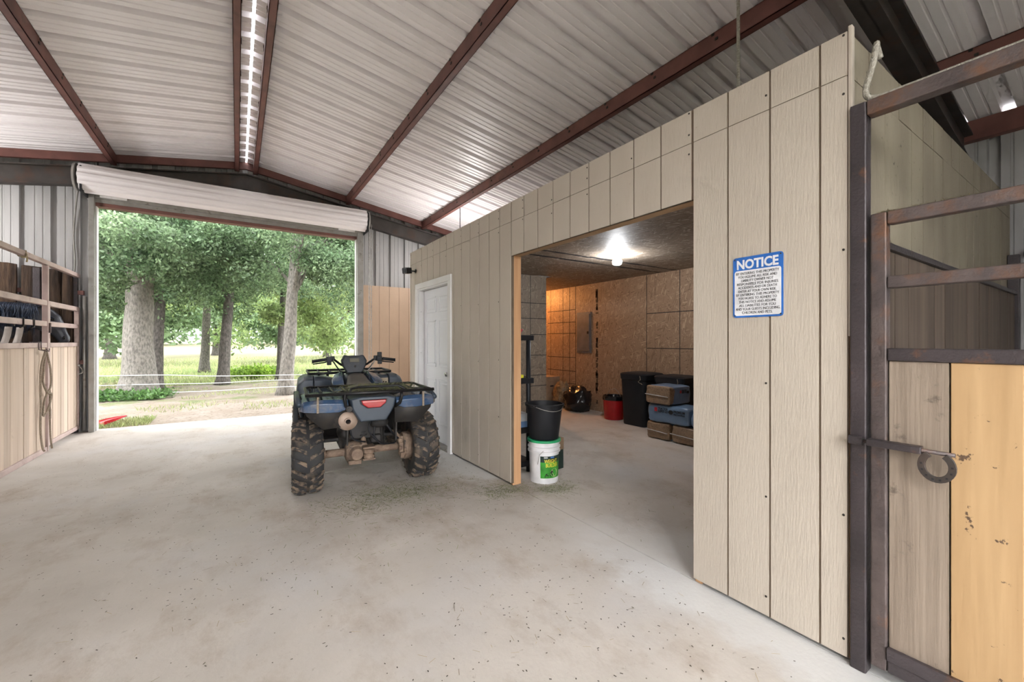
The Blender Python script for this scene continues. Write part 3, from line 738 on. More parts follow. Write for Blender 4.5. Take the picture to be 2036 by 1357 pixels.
for (x, y, hind) in ((-3.28, 7.86, 0), (-3.18, 8.14, 0), (-4.6, 7.86, 1), (-4.5, 8.14, 1)):
    pts = [(x, y, 1.1, .15), (x, y, .85, .10), (x-.02, y, .62, .065), (x, y, .5, .062), (x, y, .42, .045), (x-.01, y, .22, .036), (x, y, .13, .042), (x+.03, y, .075, .04), (x+.045, y, .05, .058), (x+.05, y, .0, .068)] if not hind else \
          [(x, y, 1.15, .2), (x+.05, y, .92, .16), (x+.08, y, .75, .10), (x-.06, y, .58, .07), (x-.12, y, .50, .066), (x-.10, y, .40, .05), (x-.07, y, .22, .04), (x-.06, y, .13, .045), (x-.02, y, .075, .043), (x-.005, y, .05, .06), (x, y, .0, .07)]
    mb.tube([p[:3] for p in pts], [p[3] for p in pts], 12)
for dy in (-.055, .055):
    mb.tube([(-2.30, 8.28+dy, 1.78), (-2.295, 8.275+dy*1.2, 1.84), (-2.27, 8.275+dy*1.3, 1.89), (-2.25, 8.275+dy*1.25, 1.925)], [.03, .034, .024, .004], 8)
hb = mb.build('body', 'horse_coat', ho, smooth=True)
m_ = hb.modifiers.new('remesh', 'REMESH'); m_.mode = 'VOXEL'; m_.voxel_size = .017; m_.use_smooth_shade = True
m_ = hb.modifiers.new('smooth', 'SMOOTH'); m_.iterations = 5; m_.factor = .5
for dy in (-1, 1):
    MB().sphere((-2.112, 8.303+dy*.083, 1.635), (.024, .016, .02), 12, 8).build('eye', 'eye', ho, smooth=True)
    MB().sphere((-2.012, 8.31+dy*.046, 1.385), (.016, .014, .024), 10, 6).build('nostril', 'eye', ho, smooth=True)
mb = MB(); cr = catmull([(-3.1, 8.02, 1.63), (-2.85, 8.07, 1.76), (-2.6, 8.15, 1.84), (-2.42, 8.22, 1.845), (-2.27, 8.275, 1.83)], 16)
for i, p in enumerate(cr):
    for s_ in range(7):
        q = p + Vector((random.uniform(-.02, .02), random.uniform(-.03, .01), -.005)); L_ = random.uniform(.12, .42)
        mb.tube([q, q+Vector((.01, -.09, -.04)), q+Vector((random.uniform(-.02, .04), -.135, -L_*.6)), q+Vector((random.uniform(-.03, .05), -.14, -L_))], [.008, .008, .006, .001], 5)
for s_ in range(10):
    q = Vector((-2.25, 8.27+random.uniform(-.03, .02), 1.835)); mb.tube([q, q+Vector((.07, -.02, -.03)), q+Vector((.10, -.045, -.12)), q+Vector((.12, -.05, -.18))], [.012, .012, .008, .002], 5)
for dy in (-1, 1): mb.tube([(-2.165, 8.303+dy*.086, 1.675), (-2.12, 8.303+dy*.092, 1.668), (-2.085, 8.303+dy*.078, 1.645)], [.006, .012, .004], 6)
mb.build('mane', 'horse_hair', ho, smooth=True)
mb = MB()
for s_ in range(26):
    a = random.uniform(0, 2*PI); r_ = .03*random.random(); mb.tube([(-4.84, 8+r_*math.cos(a), 1.22), (-4.95, 8+r_*2*math.cos(a), 1.1), (-4.98+r_*math.sin(a), 8+r_*3*math.cos(a), .8), (-4.96+r_*math.sin(a), 8+r_*2*math.cos(a), .45)], [.015, .02, .016, .003], 5)
mb.build('tail', 'horse_hair', ho, smooth=True)

# ropes, hooks and straps on the left stall
hk = thing('rope_hook', 'bent steel hook over the lower rail of the left stall front', 'hook', (XS, 7.05, 1.32))
MB().tube([(XS-.035, 7.03, 1.25), (XS-.035, 7.03, 1.326), (XS+.034, 7.03, 1.326), (XS+.036, 7.03, 1.24), (XS+.10, 7.03, 1.22), (XS+.10, 7.03, 1.25)], .006, 6).build('hook_wire', 'rust_steel', hk, smooth=True)
MB().tube([(XS-.035, 7.10, 1.25), (XS-.035, 7.10, 1.326), (XS+.034, 7.10, 1.326), (XS+.036, 7.10, 1.24), (XS+.10, 7.10, 1.22), (XS+.10, 7.10, 1.25)], .006, 6).build('hook_wire', 'rust_steel', hk, smooth=True)
lr = thing('lead_rope', 'tan lead rope looped on the hook and hanging down the pale planks', 'rope', (XS, 7.15, 1.2))
xo = XS+.05
MB().tube(catmull([(xo+.03, 7.05, 1.235), (xo, 7.16, 1.17), (xo, 7.12, 1.0), (xo, 7.10, .86), (xo+.01, 7.20, .72), (xo+.02, 7.28, .70), (xo+.01, 7.24, .55), (xo, 7.14, .46), (xo, 7.10, .50), (xo, 7.16, .66), (xo+.02, 7.26, .80), (xo+.01, 7.29, 1.0), (xo, 7.26, 1.13), (xo+.02, 7.12, 1.235)]), .0105, 8).build('rope_loop', 'rope_tan', lr, smooth=True)
MB().tube(catmull([(xo+.03, 7.06, 1.23), (xo, 7.03, 1.0), (xo-.005, 7.05, .6), (xo-.01, 7.06, .3), (xo, 7.08, .1), (xo+.02, 7.07, .05)]), .0105, 8).build('rope_tail', 'rope_tan', lr, smooth=True)
MB().tube(catmull([(xo+.01, 7.27, .75), (xo+.0, 7.31, .5), (xo, 7.33, .2), (xo+.01, 7.34, .03)]), .0095, 8).build('rope_tail', 'rope_tan', lr, smooth=True)
for yy, lab in ((6.62, 'left of two halter straps hooked over the middle rail of the left stall'), (6.9, 'right of two halter straps hooked over the middle rail of the left stall')):
    st = thing('halter_strap', lab, 'strap', (XS, yy, 1.58), group='straps on the left stall rail')
    MB().tube([(XS-.035, yy, 1.50), (XS-.035, yy, 1.588), (XS+.034, yy, 1.588), (XS+.034, yy, 1.5), (XS+.02, yy-.04, 1.485)], .009, 6).build('hook', 'screw', st, smooth=True)
    mb = MB(); P = []
    for t in range(7):
        k = t/6; yy2 = yy-.04-.12*k+.02*math.sin(k*3); z = 1.49-.19*k; P.append([(XS-.088, yy2, z), (XS-.036, yy2+.01, z)])
    mb.grid(P); o = mb.build('strap', 'strap_pale', st, smooth=True); sl = o.modifiers.new('s', 'SOLIDIFY'); sl.thickness = .005
tw = MB().tube([(XS-.03, 6.70, 2.262), (XS-.03, 6.70, 2.325), (XS+.03, 6.70, 2.325), (XS+.03, 6.70, 2.262), (XS-.03, 6.70, 2.26)], .006, 6).tube([(XS+.03, 6.70, 2.29), (XS+.05, 6.62, 2.24), (XS+.04, 6.55, 2.23)], .008, 5).tube([(XS+.03, 6.70, 2.29), (XS+.05, 6.66, 2.23), (XS+.04, 6.68, 2.20)], .008, 5).build('twine_knot', 'hay_tan', None, smooth=True)
tag(tw, 'knot of baling twine tied round the top rail of the left stall', 'twine')

# ------------------------------------------------------------------ right stall front and gate
XG = 2.135
sf = thing('horse_stall', 'heavy purple-brown square steel frame of the right stall beside the beige wall', 'stall frame', (XG, .64, 0))
MB().box((XG-.03, .618, 0), (XG+.03, .672, 2.305)).build('post', 'purple_steel', sf, bevel=.006)
MB().box((XG-.03, -.98, 0), (XG+.03, -.925, 2.305)).build('post', 'purple_steel', sf, bevel=.006)
MB().box((XG-.03, -2.6, 2.245), (XG+.03, .617, 2.305)).build('top_rail', 'rust_steel', sf, bevel=.006)
MB().box((XG-.005, YC-.009, .02), (XG+.025, YC+.0, 1.36)).build('filler_strip', 'pine_stud', sf)
gr = thing('stall_gate', 'rusty steel stall gate with weathered planks and slide bolt at the right edge', 'gate', (XG, .2, 0))
for y0, y1 in ((.556, .606), (-.916, -.866)): MB().box((XG-.027, y0, .05), (XG+.023, y1, 1.845)).build('stile', 'rust_steel', gr, bevel=.006)
for z0, z1, m in ((1.795, 1.845, 'rust_steel'), (1.545, 1.592, 'rust_steel'), (1.263, 1.312, 'purple_steel'), (.05, .10, 'purple_steel')):
    MB().box((XG-.026, -.865, z0), (XG+.022, .555, z1)).build('rail', m, gr, bevel=.006)
for a, b, m, dx in ((.386, .554, 'plank_grey', 0), (.216, .384, 'plank_yellow', -.004), (.02, .214, 'plank_grey', 0), (-.2, .018, 'plank_yellow', -.003), (-.42, -.202, 'plank_grey', 0), (-.64, -.422, 'plank_grey', .002), (-.864, -.642, 'plank_yellow', 0)):
    MB().box((XG-.012+dx, a+.0015, .102), (XG+.018, b-.0015, 1.262)).build('plank', m, gr, bevel=.002)
MB().box((XG-.035, -.865, .10), (XG-.013, .555, .15)).build('rail', 'purple_steel', gr, bevel=.004)
bt = thing('slide_bolt', 'dark steel slide bolt with a horseshoe handle on the right stall gate', 'latch', (XG-.05, .5, .94))
MB().lathe([(.010, -.022), (.018, -.022), (.018, .022), (.010, .022)], 16, (XG-.052, .643, .941), axis='y').build('keeper', 'purple_steel', bt, smooth=False)
MB().tube([(XG-.052, .62, .941), (XG-.052, .365, .941)], .0075, 10).build('bolt_rod', 'rust_steel', bt, smooth=True)
MB().box((XG-.066, .45, .928), (XG-.028, .608, .954)).build('bolt_sleeve', 'purple_steel', bt, bevel=.003)
mb = MB(); pts = []
for k in range(19):
    a = R(-52 + 284*k/18) - PI/2 - R(90)
    pts.append((XG-.058, .408+.040*math.cos(a), .892+.050*math.sin(a)))
pts = [(XG-.058, .41+.040*math.sin(R(150-300*k/22)), .893-.047*math.cos(R(150-300*k/22))) for k in range(23)]
pts = [p for p in pts if p[2] < .945]
secs = []
for i, p in enumerate(pts):
    a = Vector(pts[max(i-1, 0)]); b = Vector(pts[min(i+1, len(pts)-1)]); d = (b-a).normalized(); nrm = Vector((1, 0, 0)); r_ = d.cross(nrm)
    P = Vector(p); secs.append([P+r_*.0105+nrm*.005, P-r_*.0105+nrm*.005, P-r_*.0105-nrm*.005, P+r_*.0105-nrm*.005])
mb.loft(secs); mb.build('horseshoe', 'rafter_steel', bt, bevel=.0015)
# horseshoe groove with nail holes
mb = MB()
for i in range(4, len(pts)-4, 2): mb.box((XG-.0645, pts[i][1]-.003, pts[i][2]-.003), (XG-.0628, pts[i][1]+.003, pts[i][2]+.003))
mb.build('nail_holes', 'ink', bt)['kind'] = 'stuff'
# rope on the top rail
mb = MB(); pts = catmull([(2.20, .60, 2.50), (2.16, .60, 2.535), (2.13, .592, 2.52), (2.115, .60, 2.44), (2.125, .625, 2.35), (2.14, .60, 2.318), (2.15, .5, 2.318), (2.15, .2, 2.318), (2.155, -.3, 2.318), (2.15, -1.2, 2.318)], 10)
mb.tube(pts, .011, 8)
tag(mb.build('braided_rope', 'rope_white', None, smooth=True), 'pale braided rope lying along the top rail of the right stall', 'rope')
# kick boards inside the stall on the side wall
kb = thing('kick_boards', 'dark vertical kick boards under a steel cap on the side wall of the right stall', 'boards', (4, .65, 0))
MB().box((2.19, YC-.06, 1.745), (5.7, YC-.002, 1.775)).build('cap', 'purple_steel', kb, bevel=.003)
x = 2.19
while x < 5.68:
    w = min(random.choice((.14, .18, .2)), 5.69-x); MB().box((x+.002, YC-.042-random.uniform(0, .004), .0), (x+w-.002, YC-.003, 1.744)).build('board', 'plank_dark', kb); x += w
MB().box((5.70, YC-.07, 0), (5.78, YC-.002, 2.1)).build('end_post', 'purple_steel', kb, bevel=.004)
# stall beyond the gate, outside the frame
ft = MB().tube(catmull([(3.02, 1.62, 3.90), (3.022, 1.62, 3.4), (3.03, 1.625, 2.9), (3.03, 1.63, 2.62)]), .012, 8).build('hanging_rope', 'rope_white', None, smooth=True)
tag(ft, 'rope hanging from the roof behind the top of the beige wall', 'rope')

# ------------------------------------------------------------------ notice sign
sg = thing('notice_sign', 'blue and white NOTICE sign screwed to the beige siding', 'sign', (XW-.006, 1.044, 1.608))
def rrect(w, h, r, n=5):
    out = []
    for cx, cy, a0 in ((w/2-r, h/2-r, 0), (-w/2+r, h/2-r, 90), (-w/2+r, -h/2+r, 180), (w/2-r, -h/2+r, 270)):
        for k in range(n+1): a = R(a0+90*k/n); out.append((cx+r*math.cos(a), cy+r*math.sin(a)))
    return out
SM = frame_m((XW-.0015, 1.0435, 1.6085), (0, -1, 0), (0, 0, 1))
fs = lambda x, y, t: SM @ Vector((x, y, t))
MB().prism(rrect(.234, .302, .014), fs, 0, .003).build('plate', 'sign_blue', sg)
f2 = lambda x, y, t: SM @ Vector((x, y-.029, t))
MB().prism(rrect(.218, .226, .013), f2, .003, .0034).build('text_field', 'sign_white', sg)
mb = MB(); put_text(mb, 'NOTICE', .062, SM @ Matrix.Translation((0, .0925, .0036)), bold=.0022, width=.195); mb.build('heading', 'sign_white', sg)
mb = MB()
LN = ['BY ENTERING THIS PROPERTY', 'YOU ASSUME ALL RISK AND', 'LIABILITY OWNER NOT', 'RESPONSIBLE FOR INJURIES', 'ACCIDENTS AND OR DEATH', 'ENTER AT YOUR OWN RISK.', 'BY ENTERING THIS PROPERTY', 'YOU AGREE TO ADHERE TO', 'THIS NOTICE AND ASSUME', 'ALL LIABILITIES FOR YOU', 'AND YOUR GUESTS INCLUDING', 'CHILDREN AND PETS.']
WD = [.200, .182, .150, .192, .180, .178, .200, .180, .174, .170, .205, .142]
for i, (t, w) in enumerate(zip(LN, WD)): put_text(mb, t, .0180, SM @ Matrix.Translation((0, .0625-.0178*i, .0040)), bold=-.0001, width=w)
mb.build('notice_text', 'sign_ink', sg)
for x, y in ((.107, .141), (-.107, -.141), (.107, -.141), (-.107, .141)): MB().sphere(SM @ Vector((x, y, .004)), .0035, 8, 5).build('screw', 'screw', sg)
# security camera
sc_ = thing('security_camera', 'small black security camera on an arm beside the white door', 'camera', (XW-.05, 5.76, 2.34))
MB().lathe([(.028, 0), (.03, .006), (.02, .012)], 16, (XW-.012, 5.70, 2.33), axis='x').build('mount', 'camera_black', sc_, smooth=True)
MB().tube([(XW-.0, 5.70, 2.33), (XW-.05, 5.71, 2.33), (XW-.09, 5.735, 2.335)], .011, 8).build('arm', 'camera_black', sc_, smooth=True)
CM = frame_m((XW-.115, 5.75, 2.335), (.35, -.9, .0), (-.12, -.05, .95))
mb = MB(); mb.prism(rrect(.095, .085, .016), lambda x, y, t: CM @ Vector((x, y, t)), -.05, .05); mb.build('housing', 'camera_black', sc_, bevel=.006)
mb = MB(); mb.prism(rrect(.06, .05, .016), lambda x, y, t: CM @ Vector((x, y, t)), .05, .054); mb.build('lens_cover', 'lens_glass', sc_)

# ------------------------------------------------------------------ ATV (local frame: +y forward, x to its right)
AT = thing('quad_bike', 'muddy blue quad bike parked beside the storage room door', 'quad bike', (1.02, 4.05, 0), R(-5))
def B(mb, name, m, p=None, **kw): return mb.build(name, m, p or AT, local=True, **kw)
def tyre(x, y, r, w, wheel_side, knob):
    c = (x, y, r)
    prof = [(.155, -w*.40), (.175, -w*.46), (r*.72, -w*.50), (r*.88, -w*.47), (r-.026, -w*.38), (r-.018, -w*.2), (r-.016, 0), (r-.018, w*.2), (r-.026, w*.38), (r*.88, w*.47), (r*.72, w*.5), (.175, w*.46), (.155, w*.40)]
    t = B(MB().lathe(prof, 40, c, axis='x', cap=False), 'tyre', 'rubber', smooth=True)
    lug = MB(); N = 20
    for k in range(N):
        for s_ in (-1, 1):
            a = 2*PI*(k + (.5 if s_ > 0 else 0))/N
            for (xa, xb, sk0, sk1, hh, wd) in ((.012, w*.40, .0, .16, .020, .036),):
                # slanted lug from centre to shoulder then over the shoulder
                P = []
                for q in range(5):
                    u = q/4; xx = xa+(xb-xa)*u; rad = r-.018-(.010 if u > .7 else 0)*((u-.7)/.3); aa = a+sk0+(sk1-sk0)*u
                    P.append((xx, rad, aa))
                P.append((w*.475, r*.885, a+sk1+.03))
                secs = []
                for j, (xx, rad, aa) in enumerate(P):
                    ww = (wd*(1.15 if j < 2 else .85))/r/2; sec = []
                    for da, dr in ((-ww, -.01), (ww, -.01), (ww*.8, hh), (-ww*.8, hh)):
                        sec.append((x+s_*xx, y+math.sin(aa+da)*(rad+dr), r+math.cos(aa+da)*(rad+dr)))
                    if j == len(P)-1: sec = [(x+s_*(xx+(.008 if dr > 0 else -.004)), y+math.sin(aa+da)*rad, r+math.cos(aa+da)*rad) for da, dr in ((-ww, -.01), (ww, -.01), (ww, hh), (-ww, hh))]
                    secs.append(sec)
                lug.loft(secs)
    B(lug, 'tread', 'rubber_mud', t)
    B(MB().lathe([(.155, -w*.40), (.145, -w*.36), (.14, -.02), (.145, w*.36), (.155, w*.4)], 32, c, axis='x', cap=False), 'rim', 'mud_metal', t, smooth=True)
    B(MB().lathe([(.142, -.012), (.10, wheel_side*.01-.012), (.06, wheel_side*.035), (.03, wheel_side*.05), (.03, wheel_side*.05+.002)], 24, c, axis='x'), 'wheel_disc', 'mud_metal', t, auto=30)
for s_ in (-1, 1):
    tyre(s_*.505, 0, .318, .245, s_, 1); tyre(s_*.50, 1.28, .312, .21, s_, 1)
# axle, differential, hubs
B(MB().tube([(-.40, 0, .315), (-.17, 0, .315)], .036, 14).tube([(-.03, 0, .315), (.34, 0, .315)], .036, 14), 'axle_tube', 'mud_metal', smooth=True)
mb = MB()
mb.lathe([(.03, -.10), (.07, -.085), (.095, -.05), (.10, -.01), (.095, .03), (.06, .07), (.045, .10)], 20, (-.10, 0, .31), axis='x')
mb.lathe([(.05, -.13), (.065, -.1), (.07, 0), (.05, .12), (.04, .3)], 16, (-.10, .0, .31), axis='y')
for k in range(8):
    a = 2*PI*k/8; mb.box((-.155, .085*math.cos(a)-.014, .31+.085*math.sin(a)-.014), (-.05, .085*math.cos(a)+.014, .31+.085*math.sin(a)+.014))
mb.box((-.17, -.10, .215), (-.06, .06, .25))
B(mb, 'differential', 'mud_metal', auto=30)
mb = MB(); mb.lathe([(.028, -.045), (.046, -.04), (.05, -.01), (.034, 0), (.05, .012), (.046, .042), (.028, .045)], 18, (-.0, -.13, .31)); mb.box((-.055, -.15, .355), (.055, -.02, .372)); mb.box((-.055, -.15, .25), (.055, -.02, .266)); mb.box((-.05, -.06, .25), (.05, -.03, .372))
B(mb, 'hitch', 'mud_metal', bevel=.004)
B(MB().lathe([(.05, 0), (.12, .004), (.132, .02), (.132, .06), (.122, .085), (.11, .095)], 28, (.325, 0, .315), axis='x'), 'brake_drum', 'mud_metal', auto=30)
mb = MB(); mb.box((.285, -.06, .33), (.335, .06, .42)); mb.box((.29, -.075, .24), (.335, -.02, .36)); mb.tube([(.30, -.05, .40), (.27, -.03, .45), (.23, 0, .47)], .014, 8); mb.box((.295, -.11, .22), (.33, -.05, .27)); mb.sphere((.30, -.06, .38), .026, 8, 6); mb.sphere((.30, -.075, .31), .022, 8, 6)
B(mb, 'brake_plate', 'mud_metal', bevel=.006)
B(MB().tube([(-.36, 0, .315), (-.42, 0, .315)], .06, 16), 'hub', 'mud_metal', smooth=True)
# shock absorber
mb = MB(); mb.tube([(-.03, -.03, .36), (-.03, .02, .48)], .024, 12); mb.tube([(-.03, .02, .48), (-.03, .08, .66)], .014, 10); mb.box((-.055, -.05, .345), (-.005, -.005, .385))
B(mb, 'shock_body', 'mud_metal', smooth=False, auto=40)
co = [(-.03+.042*math.cos(t*.5), .008+.05*(t/88)+.042*math.sin(t*.5)*.9, .44+.19*t/88) for t in range(89)]
B(MB().tube(co, .0085, 6), 'coil_spring', 'rack_black', smooth=True)
# frame, engine, belly
mb = MB()
mb.box((-.20, .18, .24), (.20, .92, .60)); mb.box((-.13, .30, .58), (.13, .80, .80)); mb.box((-.24, .55, .30), (.24, .80, .52))
B(mb, 'engine', 'engine_dark', bevel=.03)
mb = MB()
for s_ in (-1, 1):
    mb.tube([(s_*.13, -.20, .72), (s_*.14, .0, .70), (s_*.15, .25, .62), (s_*.16, .3, .28), (s_*.16, 1.3, .26), (s_*.12, 1.5, .45), (s_*.12, 1.48, .82), (s_*.13, 1.0, .86), (s_*.13, .2, .78), (s_*.13, -.2, .74)], .016, 8)
    mb.tube([(s_*.13, .02, .34), (s_*.15, .45, .34)], .018, 8)
mb.tube([(-.14, -.20, .72), (.14, -.20, .72)], .016, 8)
B(mb, 'frame', 'engine_dark', smooth=True)
mb = MB(); mb.box((-.16, -.02, .42), (.13, .16, .62)); mb.box((.03, -.06, .38), (.13, .06, .46)); mb.sphere((-.19, .05, .5), (.07, .1, .08), 12, 8); mb.sphere((.10, -.08, .58), (.09, .06, .05), 12, 8)
B(mb, 'airbox', 'engine_dark', bevel=.02)
# wiring and hoses
mb = MB()
mb.tube(catmull([(.14, -.06, .60), (.20, -.09, .50), (.26, -.06, .42), (.29, -.05, .40)]), .010, 6); mb.tube(catmull([(.06, -.10, .56), (.05, -.12, .46), (.12, -.10, .38), (.25, -.05, .36)]), .008, 6)
mb.tube(catmull([(-.16, -.08, .55), (-.14, -.10, .46), (-.08, -.08, .42), (-.02, -.05, .40)]), .008, 6); mb.tube(catmull([(.02, -.1, .62), (.0, -.12, .52), (.05, -.12, .44)]), .007, 6)
B(mb, 'brake_hose', 'black_plastic', smooth=True)
# muffler
B(MB().lathe([(.045, .36), (.08, .33), (.085, .02), (.080, -.015), (.055, -.03), (.030, -.032), (.030, -.055), (.021, -.055), (.021, -.01)], 28, (-.205, -.30, .655), axis='y', cap=False), 'muffler', 'muffler', auto=35)
B(MB().lathe([(.0205, .0), (.0205, .002)], 16, (-.205, -.315, .655), axis='y'), 'exhaust_outlet', 'ink')
B(MB().box((-.235, -.20, .735), (-.175, -.1, .76)), 'muffler_clamp', 'muffler', bevel=.004)
# rear fenders: inner mud guards + blue panels
for s_ in (-1, 1):
    mb = MB(); secs = []
    prof = [(-.32, .60), (-.315, .72), (-.28, .80), (-.15, .845), (.1, .86), (.3, .82), (.42, .70), (.46, .52), (.45, .36)]
    outer = [.40, .52, .55, .56, .56, .56, .55, .50, .42]
    P = [[], []]
    for (yy, zz), ox in zip(prof, outer): P[0].append((s_*.19, yy, zz+.01)); P[1].append((s_*ox, yy, zz))
    mb.grid(P); o = B(mb, 'mud_guard', 'engine_dark', smooth=True); sl = o.modifiers.new('s', 'SOLIDIFY'); sl.thickness = .008
    # inner vertical wall of the guard
    mb = MB(); mb.prism([(-.30, .44), (-.32, .62), (-.30, .80), (.35, .82), (.44, .60), (.40, .34), (.25, .34), (.20, .55), (-.15, .60)], lambda a, b, t: (t, a, b), s_*.20, s_*.212)
    B(mb, 'inner_guard', 'engine_dark')
    # blue fender: curved shell
    mb = MB(); secs = []
    for xx, zt, zb, yr in ((.20, .835, .762, -.338), (.27, .842, .738, -.350), (.38, .848, .738, -.350), (.48, .846, .745, -.345), (.545, .835, .75, -.325), (.575, .815, .76, -.28)):
        secs.append([(s_*xx, yr+.04, zb+.012), (s_*xx, yr+.004, zb), (s_*xx, yr, zt-.03), (s_*xx, yr+.03, zt), (s_*xx, .0, zt+.028), (s_*xx, .28, zt+.01), (s_*xx, .28, zt-.01), (s_*xx, .0, zt+.005), (s_*xx, yr+.05, zt-.025)])
    mb.loft(secs)
    if s_ < 0: mb.f = [f[::-1] for f in mb.f]
    B(mb, 'rear_fender', 'fender_blue', bevel=.006, seg=2)
    # dark outer lip
    mb = MB(); mb.tube([(s_*.575, -.28, .81), (s_*.583, -.1, .85), (s_*.583, .2, .86), (s_*.56, .36, .78), (s_*.53, .45, .6)], .022, 8); B(mb, 'fender_lip', 'fender_dark', smooth=True)
# centre tail section
mb = MB()
tp = [(-.20, .845), (-.185, .76), (-.115, .64), (.115, .64), (.185, .76), (.20, .845), (.12, .865), (-.12, .865)]
secs = []
for yy, k, dz in ((-.37, .90, 0), (-.385, .80, 0), ): pass
mb.loft([[(x*k, yy, .755+(z-.755)*k2) for x, z in tp] for yy, k, k2 in ((.15, 1., .9), (-.28, 1., 1.), (-.355, .97, .97), (-.375, .90, .90))])
B(mb, 'tail_section', 'fender_dark', bevel=.008)
tl = [(-.108, .832), (-.098, .80), (-.055, .765), (.055, .765), (.098, .80), (.108, .832)]
B(MB().loft([[(x*k, yy, .80+(z-.80)*k) for x, z in tl] for yy, k in ((-.365, 1.12), (-.384, 1.10), (-.381, 1.0))]), 'light_bezel', 'dark_plastic')
lamp = B(MB().loft([[(x*k, yy, .80+(z-.80)*k) for x, z in tl] for yy, k in ((-.375, 1.), (-.392, .97), (-.397, .88))]), 'tail_light', 'tail_red', bevel=.004)
B(MB().box((-.096, -.3985, .812), (.096, -.388, .828)), 'light_strip', 'tail_pink', lamp, bevel=.003)
B(MB().box((-.10, -.374, .695), (.10, -.366, .70)).box((-.095, -.374, .675), (.095, -.366, .68)), 'tail_groove', 'dark_plastic')
# rear rack
mb = MB(); zr_ = .895
mb.tube([(-.50, -.36, zr_), (-.515, -.32, zr_), (-.515, .26, zr_), (-.48, .31, zr_), (.48, .31, zr_), (.515, .26, zr_), (.515, -.32, zr_), (.50, -.36, zr_)], .013, 8)
mb.tube([(-.535, -.375, zr_), (.535, -.375, zr_)], .0145, 8)
for xx in (-.40, -.30, -.2, -.10, 0, .10, .2, .30, .40): mb.tube([(xx, -.375, zr_-.006), (xx, .31, zr_-.006)], .008, 6)
mb.tube([(-.20, -.375, zr_), (-.18, -.33, zr_+.035), (-.12, -.31, zr_+.045), (.12, -.31, zr_+.045), (.22, -.31, zr_+.045), (.30, -.36, zr_)], .011, 8)
for s_ in (-1, 1):
    mb.tube([(s_*.235, -.375, zr_), (s_*.238, -.385, zr_-.04), (s_*.225, -.37, .79), (s_*.19, -.33, .755)], .014, 8)
    mb.tube([(s_*.48, .2, zr_), (s_*.45, .2, .83)], .012, 6); mb.tube([(s_*.45, -.30, zr_), (s_*.43, -.29, .84)], .012, 6)
B(mb, 'rear_rack', 'rack_black', smooth=True)
B(MB().lathe([(.025, -.02), (.025, .02)], 14, (-.20, -.36, .765), axis='y').lathe([(.012, -.028), (.012, .028)], 10, (-.20, -.365, .765), axis='y'), 'rack_mount', 'engine_dark')
for s_ in (-1, 1): B(MB().box((s_*.44-.008, -.365, .745), (s_*.44+.008, -.354, .89)), 'tie_strap', 'rope_tan')
# seat
secs = []
for yy, w, zt, zb in ((-.10, .15, .875, .84), (-.06, .17, .895, .82), (.1, .175, .905, .80), (.3, .165, .90, .80), (.45, .14, .92, .80), (.58, .115, .965, .84), (.68, .10, .99, .88), (.72, .07, .985, .92)):
    secs.append([(-w, yy, zb), (-w*1.02, yy, (zb+zt)/2), (-w*.86, yy, zt-.015), (-w*.45, yy, zt), (0, yy, zt+.004), (w*.45, yy, zt), (w*.86, yy, zt-.015), (w*1.02, yy, (zb+zt)/2), (w, yy, zb)])
B(MB().loft(secs), 'seat', 'seat_vinyl', smooth=True, sub=2)
